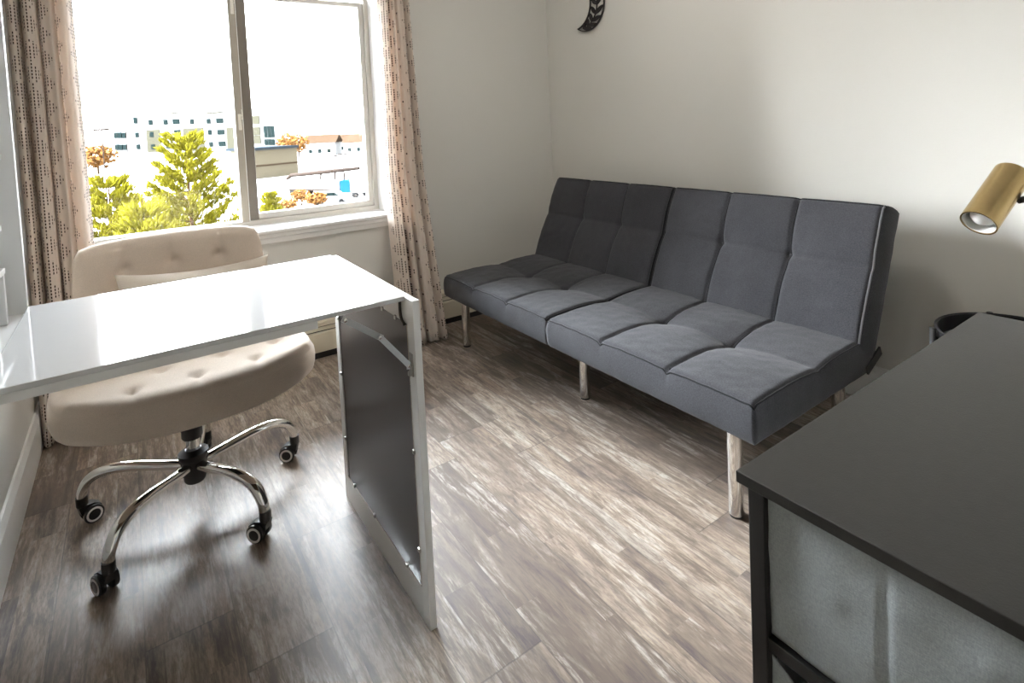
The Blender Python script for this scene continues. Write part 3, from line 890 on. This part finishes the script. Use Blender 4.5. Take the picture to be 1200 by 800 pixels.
# ------------------------------------------------------------------ crescent moon on the right wall
mo = None
def crescent(bm):
    oc, orr, ic, irr = (2.488, 1.800), .1525, (2.597, 1.814), .1395
    XT, TH = XR - .008, .007
    dy, dz = ic[0] - oc[0], ic[1] - oc[1]; d = math.hypot(dy, dz)
    a = (orr ** 2 - irr ** 2 + d * d) / (2 * d); h = math.sqrt(orr ** 2 - a * a)
    my, mz = oc[0] + a * dy / d, oc[1] + a * dz / d
    t1 = (my - h * dz / d, mz + h * dy / d); t2 = (my + h * dz / d, mz - h * dy / d)
    bot, topp = (t1, t2) if t1[1] < t2[1] else (t2, t1)
    def arc(c, r, p, q, n):
        a0 = math.atan2(p[1] - c[1], p[0] - c[0]) % (2 * PI); a1 = math.atan2(q[1] - c[1], q[0] - c[0]) % (2 * PI)
        lo, hi = max(a0, a1), min(a0, a1)           # pass through angle pi (towards -y)
        if a0 > a1: rng_ = [a0 + (a1 - a0) * k / n for k in range(n + 1)]
        else: rng_ = [a0 + (a1 - a0) * k / n for k in range(n + 1)]
        return [(c[0] + r * math.cos(t), c[1] + r * math.sin(t)) for t in rng_]
    n = 60
    O = arc(oc, orr, bot, topp, n); I = arc(ic, irr, bot, topp, n)
    def strip(P, Q):
        # solid band between two polylines
        vs = []
        for (p, q) in zip(P, Q):
            vs.append([bm.verts.new((XT, *p)), bm.verts.new((XT, *q)), bm.verts.new((XT - TH, *q)), bm.verts.new((XT - TH, *p))])
        for A_, B_ in zip(vs[:-1], vs[1:]):
            for k in range(4): bm.faces.new((A_[k], A_[(k + 1) % 4], B_[(k + 1) % 4], B_[k]))
        bm.faces.new(vs[0]); bm.faces.new(vs[-1][::-1])
    def mixp(f): return [(o[0] + (i[0] - o[0]) * f, o[1] + (i[1] - o[1]) * f) for o, i in zip(O, I)]
    w = [math.hypot(o[0] - i[0], o[1] - i[1]) for o, i in zip(O, I)]
    bd = .0085
    inner_o = [(o[0] + (i[0] - o[0]) * min(.5, bd / max(ww, 1e-5)), o[1] + (i[1] - o[1]) * min(.5, bd / max(ww, 1e-5))) for o, i, ww in zip(O, I, w)]
    inner_i = [(i[0] + (o[0] - i[0]) * min(.5, bd / max(ww, 1e-5)), i[1] + (o[1] - i[1]) * min(.5, bd / max(ww, 1e-5))) for o, i, ww in zip(O, I, w)]
    strip(O, inner_o); strip(inner_i, I)
    # leaf sprig inside the crescent
    def pt(f, c):
        k = max(0, min(n, f * n)); i0 = int(k); i1 = min(n, i0 + 1); u = k - i0
        o = Vector(O[i0]).lerp(Vector(O[i1]), u); i = Vector(I[i0]).lerp(Vector(I[i1]), u)
        return o.lerp(i, c)
    def leaf(a_, b_, wd):
        a_, b_ = Vector(a_), Vector(b_); dd = b_ - a_; nn = Vector((-dd.y, dd.x)).normalized()
        m = 10; P = []; Q = []
        for k in range(m + 1):
            t = k / m; ww = wd * math.sin(PI * (.04 + .92 * t)) ** .8
            P.append(tuple(a_ + dd * t + nn * ww)); Q.append(tuple(a_ + dd * t - nn * ww))
        strip(P, Q)
    stem = [pt(f / 40, .5) for f in range(3, 38)]
    strip([tuple(p + Vector((.0022, 0))) for p in stem], [tuple(p - Vector((.0022, 0))) for p in stem])
    for k, f in enumerate((.12, .20, .29, .39, .50, .60, .70, .79)):
        leaf(pt(f, .5), pt(f + .10, .12), .0115); leaf(pt(f, .5), pt(f + .085, .88), .0115)
bm = bmesh.new(); crescent(bm)
mo = finish('moon_wall_decor', bm, M['moon'], loc=(XR, 2.47, 1.80))
tag(mo, 'black cut-out crescent moon with leaf pattern hanging on the right wall', 'wall decor')

# ------------------------------------------------------------------ added fill lamp on the ceiling, out of view
FILL_LAMP = (1.30, 1.45)
cl = thing('added_fill_lamp', (*FILL_LAMP, ZC), 'added fill light, a round white ceiling dome above the middle of the room', 'lamp')
bm = bmesh.new(); lathe(bm, [(0, -.001), (.205, -.001), (.205, -.030), (.195, -.034), (0, -.034)], (*FILL_LAMP, ZC), seg=48)
finish('base', bm, M['trim'], cl, smooth=40)
g = G('fill lamp glow'); em = g.n('Emission', {'Color': (1, .95, .88), 'Strength': 25.0}); g.t.links.new(em.outputs[0], g.out.inputs[0]); M['opal'] = g.m  # glow added to brighten the walls and the window-side corner
bm = bmesh.new(); lathe(bm, [(.19, -.0345), (.188, -.055), (.165, -.080), (.11, -.098), (.05, -.105), (0, -.106)], (*FILL_LAMP, ZC), seg=48)
finish('diffuser', bm, M['opal'], cl, smooth=True)

# ------------------------------------------------------------------ outside the window
GZ = -7.5
def ogm(name, stops, scale):
    g = G(name); p = g.pos(); nz = g.noise(p, scale, 5, .6)
    g.bsdf(Base_Color=g.ramp(nz, stops), Roughness=.9); return g.m
M['ground'] = ogm('pale gravel lot', [(.3, (.10, .088, .076)), (.5, (.16, .15, .14)), (.7, (.22, .216, .21))], .06)
M['hill'] = ogm('dry brown hillside', [(.3, (.045, .028, .014)), (.7, (.085, .056, .03))], .05)
M['needles'] = plain('yellow green needles', (.080, .072, .0055), .8, spec=0, var=.45, scale=2.5)
M['bark'] = plain('brown bark', (.035, .020, .010), .9, spec=0, var=.3)
M['autumn'] = plain('orange autumn leaves', (.085, .040, .013), .9, spec=0, var=.5, scale=.8)
M['render_white'] = plain('white render wall', (.20, .20, .198), .8, spec=0, var=.02)
M['panel_olive'] = plain('olive cladding panel', (.034, .032, .023), .8, spec=0, var=.05)
M['pane_dark'] = plain('dark window pane', (.006, .010, .010), .5, spec=0, var=.2)
M['shed_cream'] = plain('cream shed wall', (.062, .053, .037), .8, spec=0, var=.05, scale=.3)
M['roof_dark'] = plain('dark roof edge', (.012, .015, .018), .7, spec=0)
M['roof_brown'] = plain('brown shingle roof', (.022, .014, .009), .8, spec=0, var=.2, scale=1)
M['paint_white'] = plain('white vehicle paint', (.22, .22, .22), .3, spec=0, var=.02)
M['paint_blue'] = plain('blue truck paint', (.003, .022, .05), .35, spec=0, var=.05)
M['rust'] = plain('brown grey boom steel', (.016, .012, .010), .7, spec=0, var=.2)
M['rubber'] = plain('tyre rubber', (.01, .01, .01), .8, spec=0)

bm = bmesh.new(); box(bm, -500, 900, 6.0, 1400, GZ - 1, GZ)
g_ = finish('ground_outside', bm, M['ground']); struct(g_)
bm = bmesh.new()                                  # far low ridge
for k in range(90):
    pass
N_ = 120; prevv = None
for k in range(N_ + 1):
    t = k / N_; x = -350 + 1000 * t; y = 760 - 260 * t
    hgt = GZ + 11 + 5 * mnoise.noise(Vector((t * 7, 0, 0))) + 2 * mnoise.noise(Vector((t * 30, 1, 0)))
    a = bm.verts.new((x, y, GZ)); b = bm.verts.new((x + 25, y + 60, hgt)); c = bm.verts.new((x + 80, y + 200, hgt * .9)); d = bm.verts.new((x + 100, y + 240, GZ))
    if prevv:
        for i in range(3): bm.faces.new((prevv[i], prevv[i + 1], (a, b, c, d)[i + 1], (a, b, c, d)[i]))
    prevv = (a, b, c, d)
hl = finish('hill', bm, M['hill'], smooth=True); struct(hl)

def pixg(u, Dist):                                # ground point below image column u at forward distance Dist
    p = pix(u, 160, Dist); p.z = GZ; return p

# apartment building -------------------------------------------------
b0, b1 = pixg(131, 257), pixg(323, 257)
fd = (b1 - b0); FL = fd.length; fd.normalize(); bn = Vector((fd.y, -fd.x, 0))     # bn faces the camera
bl = thing('apartment_building', b0.lerp(b1, .5), 'pale four-storey apartment block with dark windows and olive panels beyond the pine', 'building')
SX = FL / 192.0                                   # metres per image pixel along the facade
def hz(px_, py_): return CAM_H - (py_ - (164.6 - .0461 * (px_ - 147))) * 257 / 657.1
def slab(bm, ua, ub, za, zb, front=0.0, depth=14.0):
    c = []
    for d in (front, -depth):
        for (u, z) in ((ua, za), (ub, za), (ub, zb), (ua, zb)):
            q = b0 + fd * ((u - 131) * SX) + bn * d; q.z = z; c.append(bm.verts.new(q))
    bm.faces.new(c[:4]); bm.faces.new(c[4:][::-1])
    for k in range(4): bm.faces.new((c[k], c[(k + 1) % 4], c[4 + (k + 1) % 4], c[4 + k]))
bm = bmesh.new(); slab(bm, 131, 151, GZ, hz(140, 150)); finish('wing', bm, M['render_white'], bl)
bm = bmesh.new(); slab(bm, 151, 297, GZ, hz(220, 134.5)); finish('main_block', bm, M['render_white'], bl)
bm = bmesh.new(); slab(bm, 297, 323, GZ, hz(310, 126.5)); finish('tower', bm, M['render_white'], bl)
for (ua, ub, y0_, y1_) in ((172, 188, 152, 178), (215.5, 239, 150, 177), (266, 276.5, 149, 174)):
    bm = bmesh.new(); slab(bm, ua, ub, hz((ua + ub) / 2, y1_), hz((ua + ub) / 2, y0_), .35, 1); finish('cladding_panel', bm, M['panel_olive'], bl)
for (ua, ub, yy) in ((188, 206, 133.4), (240, 260, 132.4)):
    bm = bmesh.new(); slab(bm, ua, ub, hz((ua + ub) / 2, yy) - .1, hz((ua + ub) / 2, yy) + .5, .9, 4); finish('parapet_cap', bm, M['panel_olive'], bl)
wrects = []
for (uc, ws, rows) in ((160.5, 3.2, (141, 158, 172)), (178, 3.6, (143.5, 157.5, 172)), (195.5, 3.8, (143, 157, 171)), (208, 6.4, (142.5, 155)), (226.5, 3.2, (142.5, 157, 169.5)), (246, 3.4, (142, 155, 169)), (259, 6.6, (141.5, 154.8, 168.5))):
    for r_, yc_ in enumerate(rows): wrects.append((uc + .5 * r_, ws, yc_, 5.2 if uc == 160.5 and r_ == 0 else 4.0))
for u_ in (136.5, 141, 146):
    for yc_ in (158.5, 172.5): wrects.append((u_, 3.4, yc_, 4.6))
for u_ in (312.5, 316.8, 321): 
    for yc_ in (151, 157.5, 166.5): wrects.append((u_ - .8, 2.9, yc_, 4.8))
for yc_ in (140.5, 153.5, 163.5): wrects.append((301.5, 6.5, yc_, 6.5))
for (u_, ws, yc_, hh) in wrects:
    ws *= 1.2; hh *= 1.45
    z = hz(u_, yc_); hm = hh * 257 / 657.1
    bm = bmesh.new(); slab(bm, u_ - ws / 2, u_ + ws / 2, z - hm / 2, z + hm / 2, .5, .3); wn = finish('window', bm, M['pane_dark'] if u_ < 300 or ws < 5 else M['panel_olive'], bl)

# long low shed -----------------------------------------------------
s0, s1 = pixg(296, 108), pixg(347, 116)
sd = thing('shed', s0.lerp(s1, .5), 'long low cream shed with dark roof edge below the apartment block', 'shed')
def wallbox(bm, a, b, z0, z1, depth, front=0):
    d = (b - a).normalized(); nrm = Vector((d.y, -d.x, 0)); c = []
    for dd in (front, -depth):
        for (p, z) in ((a, z0), (b, z0), (b, z1), (a, z1)):
            q = p + nrm * dd; c.append(bm.verts.new((q.x, q.y, z)))
    bm.faces.new(c[:4]); bm.faces.new(c[4:][::-1])
    for k in range(4): bm.faces.new((c[k], c[(k + 1) % 4], c[4 + (k + 1) % 4], c[4 + k]))
bm = bmesh.new(); wallbox(bm, s0, s1, GZ, -1.95, 8); finish('shed_wall', bm, M['shed_cream'], sd)
bm = bmesh.new(); wallbox(bm, s0 - (s1 - s0).normalized() * .4, s1, -1.95, -1.45, 9, .5); finish('roof', bm, M['roof_dark'], sd)
bm = bmesh.new(); wallbox(bm, s0, s1, -5.1, -4.85, .3, .12); finish('wall_stripe', bm, M['roof_brown'], sd)
s2, s3 = pixg(262, 140), pixg(300, 140)

# houses along the far side -------------------------------------------
def house(u, D, w, dep, hw_, hr, label, rot=0):
    c = pixg(u, D); h = thing('house', c, label, 'house', 'houses beyond the lot')
    R = Matrix.Translation(c) @ Matrix.Rotation(-.6 + rot, 4, 'Z')
    bm = bmesh.new(); box(bm, -w / 2, w / 2, -dep / 2, dep / 2, 0, hw_, mat=R); finish('walls', bm, M['render_white'], h)
    bm = bmesh.new()
    pts = [(-w / 2 - .6, -dep / 2 - .5, hw_), (w / 2 + .6, -dep / 2 - .5, hw_), (w / 2 + .6, dep / 2 + .5, hw_), (-w / 2 - .6, dep / 2 + .5, hw_), (-w / 2 - .6, 0, hw_ + hr), (w / 2 + .6, 0, hw_ + hr)]
    v = [bm.verts.new(R @ Vector(p)) for p in pts]
    for q in ((0, 1, 5, 4), (2, 3, 4, 5), (0, 4, 3), (1, 2, 5), (0, 3, 2, 1)): bm.faces.new([v[i] for i in q])
    finish('roof', bm, M['roof_brown'], h)
    for k in (-1, 0, 1):
        bm = bmesh.new(); box(bm, k * w * .3 - .6, k * w * .3 + .6, -dep / 2 - .06, -dep / 2 + .02, 1.0, 2.3, mat=R); finish('window', bm, M['pane_dark'], h)
house(378, 205, 11, 8, 4.6, 2.8, 'white house with brown gable roof, left house of the row past the lot')
house(402, 225, 12, 8, 4.4, 2.6, 'white house with brown roof, middle house of the row past the lot', .2)
house(424, 205, 11, 8, 4.2, 2.6, 'white house with brown roof, right house of the row past the lot', -.1)

# trees -----------------------------------------------------------------
def foliage_blob(bm, c, rad, n, size, rnd, squash=.8, spike=False):
    for _ in range(n):
        d = Vector((rnd.gauss(0, 1), rnd.gauss(0, 1), rnd.gauss(0, 1))).normalized() * rad * rnd.uniform(.35, 1)
        d.z *= squash; p = c + d; s = size * rnd.uniform(.6, 1.3)
        a = Vector((rnd.uniform(-1, 1), rnd.uniform(-1, 1), rnd.uniform(-1, 1))).normalized(); b = a.orthogonal().normalized(); e_ = a.cross(b)
        vs = [bm.verts.new(p + q) for q in (a * s, (b - a * .3) * s * .8, (e_ - b - a * .2) * s * .6, (-e_ - b * .6) * s * .7)]
        for q in ((0, 1, 2), (0, 2, 3), (0, 3, 1), (1, 3, 2)): bm.faces.new([vs[i] for i in q])

def pine(u, D, ytop, R0, label, seed, zlow, dens=1.6):
    rnd = random.Random(seed)
    base = pixg(u, D); zt_ = pix(u, ytop, D).z
    t = thing('pine_tree', base, label, 'tree', 'yellow-green pines outside the window')
    bmT, bmF = bmesh.new(), bmesh.new()
    tube(bmT, [(base.x, base.y, GZ - .05), (base.x + .05, base.y, (GZ + zt_) / 2), (base.x, base.y, zt_)], [.14, .08, .012], 8)
    z = zlow
    def clump(p, d, L, r):
        # spray of needle tufts, each a small spiky cone
        d = d.normalized(); a = d.orthogonal().normalized(); b = d.cross(a)
        tip = bmF.verts.new(p + d * L)
        ring = [bmF.verts.new(p + d * L * .35 + (a * math.cos(k * 2 * PI / 5) + b * math.sin(k * 2 * PI / 5)) * r * rnd.uniform(.7, 1.3)) for k in range(5)]
        bot = bmF.verts.new(p - d * L * .1)
        for k in range(5):
            bmF.faces.new((tip, ring[k], ring[(k + 1) % 5])); bmF.faces.new((bot, ring[(k + 1) % 5], ring[k]))
    while z < zt_ - .1:
        f = (zt_ - z) / (zt_ - zlow)
        nb_ = 5 if f > .3 else 4
        off = rnd.uniform(0, 6.28)
        for k in range(nb_):
            an = off + k * 2 * PI / nb_ + rnd.uniform(-.3, .3)
            L = R0 * (.18 + .82 * f ** .8) * rnd.uniform(.7, 1.1)
            d = Vector((math.cos(an), math.sin(an), 0))
            o = Vector((base.x, base.y, z)); pts = []
            for q in range(7):
                s = q / 6; pts.append(o + d * L * s + Vector((0, 0, L * (.10 * s + .42 * s * s))))
            tube(bmT, pts, [.024 * (1 - s / 7) * (.5 + f) for s in range(7)], 5)
            for q in range(2, 7):
                for _ in range(int((3 + 3 * q) * dens)):
                    p = pts[q] + Vector((rnd.gauss(0, 1), rnd.gauss(0, 1), rnd.gauss(0, .7))) * (.045 + .05 * f)
                    dd = (d * .55 + Vector((rnd.gauss(0, .35), rnd.gauss(0, .35), .75)))
                    clump(p, dd, rnd.uniform(.14, .26), .034)
        z += rnd.uniform(.26, .36)
    for _ in range(14): clump(Vector((base.x, base.y, zt_ - rnd.uniform(0, .35))), Vector((rnd.gauss(0, .35), rnd.gauss(0, .35), 1)), .2, .022)
    finish('trunk', bmT, M['bark'], t); finish('foliage', bmF, M['needles'], t)
pine(216, 21, 160, 2.1, 'tall yellow-green pine standing right outside the left window pane', 3, -4.2)
pine(122, 16.5, 208, 1.5, 'shorter yellow-green pine at the left, next to the curtain', 8, -3.8, 1.5)
pine(160, 12, 236, .95, 'low yellow-green pine between the tall pine and the left curtain', 5, -3.0, 1.5)
pine(312, 26, 226, .62, 'small yellow-green pine at the lower left of the right window pane', 12, -3.6)

def bush(u, D, w, h, label, seed, cat='tree', name='autumn_tree', grp='orange autumn trees beyond the lot'):
    rnd = random.Random(seed); c = pixg(u, D)
    t = thing(name, c, label, cat, grp)
    bm = bmesh.new(); tube(bm, [c, c + Vector((0, 0, h * .6))], [.03 * w + .03, .02 * w + .01], 6); finish('trunk', bm, M['bark'], t)
    bm = bmesh.new(); foliage_blob(bm, c + Vector((0, 0, h * .6)), w * .5, 260, w * .085, rnd, .8 * h / w); finish('crown', bm, M['autumn'], t)
bush(337, 172, 7, 8.6, 'bare orange autumn tree right of the apartment block', 1)
bush(349, 192, 7.5, 8.2, 'orange autumn tree beside the tall light pole', 2)
bush(361, 212, 6, 7.0, 'smaller orange autumn tree at the left end of the house row', 3)
bush(112, 150, 9, 8.0, 'orange autumn tree at the far left of the window', 4)
bush(348, 66, 2.4, 2.0, 'low orange shrub in front of the boom truck', 5, 'shrub', 'autumn_shrub', 'orange shrubs in front of the truck')
bush(366, 64, 2.6, 1.7, 'low orange shrub beside the parked white car', 6, 'shrub', 'autumn_shrub', 'orange shrubs in front of the truck')
bush(332, 60, 2.2, 1.6, 'low orange shrub near the small pine', 7, 'shrub', 'autumn_shrub', 'orange shrubs in front of the truck')

# light poles ------------------------------------------------------------
def lpole(u, D, ytop, label, r=.12):
    c = pixg(u, D); zt_ = pix(u, ytop, D).z
    t = thing('light_pole', c, label, 'light pole', 'light poles outside')
    bm = bmesh.new(); tube(bm, [c, Vector((c.x, c.y, zt_))], [r, r * .7], 8); finish('pole', bm, M['rust'], t)
    bm = bmesh.new(); box(bm, c.x - .7, c.x + .7, c.y - .2, c.y + .2, zt_ - .1, zt_ + .12); finish('lamp_head', bm, M['rust'], t)
lpole(349, 160, 141, 'tall thin light pole rising above the orange trees')
lpole(148, 200, 130, 'thin light pole left of the apartment block', .14)
lpole(119.5, 60, 152, 'dark utility pole beside the left curtain', .07)
lpole(389, 100, 183, 'left one of two short lamp poles behind the boom truck', .07)
lpole(400, 100, 181, 'right one of two short lamp poles behind the boom truck', .07)

# boom truck ------------------------------------------------------------
tk = thing('boom_truck', pixg(375, 74), 'white truck with blue cab side and long raised boom in the lot', 'truck')
ta, tb = pixg(336, 78), pixg(420, 72)
td = (tb - ta).normalized(); TLn = (tb - ta).length; tn = Vector((td.y, -td.x, 0))
def tbox(bm, a, b, z0, z1, w0=-1.1, w1=1.1, bev=.05):
    Rm = Matrix(((td.x, -tn.x, 0, ta.x), (td.y, -tn.y, 0, ta.y), (0, 0, 1, GZ), (0, 0, 0, 1)))
    box(bm, a * TLn, b * TLn, -w1, -w0, z0, z1, bev, mat=Rm)
bm = bmesh.new(); tbox(bm, .02, .80, .75, 1.0); finish('chassis', bm, M['rust'], tk)
bm = bmesh.new(); tbox(bm, .04, .78, 1.0, 2.2); finish('body', bm, M['paint_white'], tk)
bm = bmesh.new(); tbox(bm, .80, .93, .6, 2.2); finish('cab', bm, M['paint_blue'], tk)
bm = bmesh.new(); tbox(bm, .931, 1.08, .6, 1.7, bev=.15); tbox(bm, .93, 1.0, 1.6, 2.4, bev=.1); finish('hood', bm, M['paint_white'], tk)
bm = bmesh.new()
w_ = lambda f, z: tuple(ta + td * (f * TLn) + tn * .2 + Vector((0, 0, z)))
tube(bm, [w_(.0, .9), w_(-.02, 2.2), w_(.05, 2.75), w_(.5, 3.2), w_(1.0, 3.7)], [.26, .26, .28, .32, .22], 6)
finish('boom', bm, M['rust'], tk)
for f in (.46, .66, .78):
    bm = bmesh.new(); tube(bm, [w_(f, 1.0), w_(f + .02, 3.1)], .13, 6); finish('boom_support', bm, M['rust'], tk)
wl = None
for f in (.12, .22, .62, .98):
    for s in (-1, 1):
        c = ta + td * (f * TLn) + tn * (.95 * s) + Vector((0, 0, .48))
        bm = bmesh.new(); lathe(bm, [(0, -.14), (.25, -.14), (.28, -.12), (.48, -.13), (.48, .13), (.28, .12), (.25, .14), (0, .14)], c, tn, 20); finish('wheel', bm, M['rubber'], tk, smooth=35)

# parked cars -----------------------------------------------------------
def car(u, D, label, rot):
    c = pixg(u, D); t = thing('parked_car', c, label, 'car', 'white cars parked in the lot')
    R = Matrix.Translation(c) @ Matrix.Rotation(rot, 4, 'Z')
    prof = [(-2.2, .35), (-2.25, .8), (-1.9, .95), (-1.3, 1.02), (-.7, 1.45), (.7, 1.48), (1.35, 1.0), (2.1, .9), (2.25, .6), (2.2, .35)]
    bm = bmesh.new()
    A_ = [bm.verts.new(R @ Vector((x, -.85, z))) for x, z in prof]; B_ = [bm.verts.new(R @ Vector((x, .85, z))) for x, z in prof]
    for k in range(len(prof)): bm.faces.new((A_[k], A_[(k + 1) % len(prof)], B_[(k + 1) % len(prof)], B_[k]))
    bm.faces.new(A_); bm.faces.new(B_[::-1]); finish('body', bm, M['paint_white'], t)
    for s in (-.86, .86):
        bm = bmesh.new(); q = [(-1.1, 1.02), (-.65, 1.38), (.62, 1.4), (1.1, 1.02)]
        vs = [bm.verts.new(R @ Vector((x, s, z))) for x, z in q] ; bm.faces.new(vs)
        r_ = bmesh.ops.extrude_face_region(bm, geom=bm.faces[:]); bmesh.ops.translate(bm, verts=[v for v in r_['geom'] if isinstance(v, bmesh.types.BMVert)], vec=R.to_3x3() @ Vector((0, .03 if s < 0 else -.03, 0)))
        finish('side_window', bm, M['pane_dark'], t)
    for x in (-1.35, 1.35):
        for s in (-.78, .78):
            bm = bmesh.new(); lathe(bm, [(0, -.1), (.32, -.1), (.32, .1), (0, .1)], R @ Vector((x, s, .32)), R.to_3x3() @ Vector((0, 1, 0)), 16); finish('wheel', bm, M['rubber'], t)
car(384, 66.5, 'white parked car in front of the boom truck', -.55)
car(428, 58, 'white parked car at the right edge of the window, ahead of the truck', -.55)

# ------------------------------------------------------------------ sky, camera, colour
w = bpy.data.worlds.new('World'); SC.world = w; w.use_nodes = True
nt = w.node_tree; nt.nodes.clear()
out = nt.nodes.new('ShaderNodeOutputWorld'); bg = nt.nodes.new('ShaderNodeBackground')
tc = nt.nodes.new('ShaderNodeTexCoord'); sp = nt.nodes.new('ShaderNodeSeparateXYZ')
cr = nt.nodes.new('ShaderNodeValToRGB'); st_ = nt.nodes.new('ShaderNodeMapRange')
nt.links.new(tc.outputs['Generated'], sp.inputs[0]); nt.links.new(sp.outputs[2], cr.inputs[0])
cr.color_ramp.elements[0].position = 0; cr.color_ramp.elements[0].color = (.97, .985, 1, 1)
cr.color_ramp.elements[1].position = .55; cr.color_ramp.elements[1].color = (.84, .925, 1.0, 1)
# hazy sky: far brighter on the side of the veiled sun (beyond the window, to its left) than behind the building
dt = nt.nodes.new('ShaderNodeVectorMath'); dt.operation = 'DOT_PRODUCT'; dt.inputs[1].default_value = (-.58, .42, .70)
nt.links.new(tc.outputs['Generated'], dt.inputs[0]); nt.links.new(dt.outputs['Value'], st_.inputs[0])
st_.interpolation_type = 'SMOOTHSTEP'
for k_, v_ in ((1, .3), (2, .97), (3, 9.0), (4, 108.0)): st_.inputs[k_].default_value = v_
nt.links.new(cr.outputs[0], bg.inputs[0]); nt.links.new(st_.outputs[0], bg.inputs[1])
nt.links.new(bg.outputs[0], out.inputs[0])

cam = bpy.data.cameras.new('camera'); co = bpy.data.objects.new('camera', cam); COL.objects.link(co)
R = ((0.8220737827, -0.5675224656, -0.0459668004), (-0.0664765908, -0.0154867282, -0.9976677925), (0.5654870101, 0.8232122522, -0.0504581920))
mw = Matrix(((R[0][0], -R[1][0], -R[2][0], 0), (R[0][1], -R[1][1], -R[2][1], 0), (R[0][2], -R[1][2], -R[2][2], CAM_H), (0, 0, 0, 1)))
co.matrix_world = mw
cam.sensor_fit = 'HORIZONTAL'; cam.sensor_width = 36; cam.lens = 657.0855 / 1200 * 36
cam.shift_x = 0; cam.shift_y = (176.938 - 400) / 1200
cam.clip_start = .02; cam.clip_end = 3000
SC.camera = co
vs = SC.view_settings
vs.view_transform = 'Standard'; vs.look = 'None'; vs.gamma = 1; vs.use_curve_mapping = False; vs.exposure = .36
SC.cycles.use_denoising = True
SC.cycles.max_bounces = 14; SC.cycles.diffuse_bounces = 8; SC.cycles.glossy_bounces = 6; SC.cycles.transparent_max_bounces = 12
SC.cycles.sample_clamp_indirect = 12
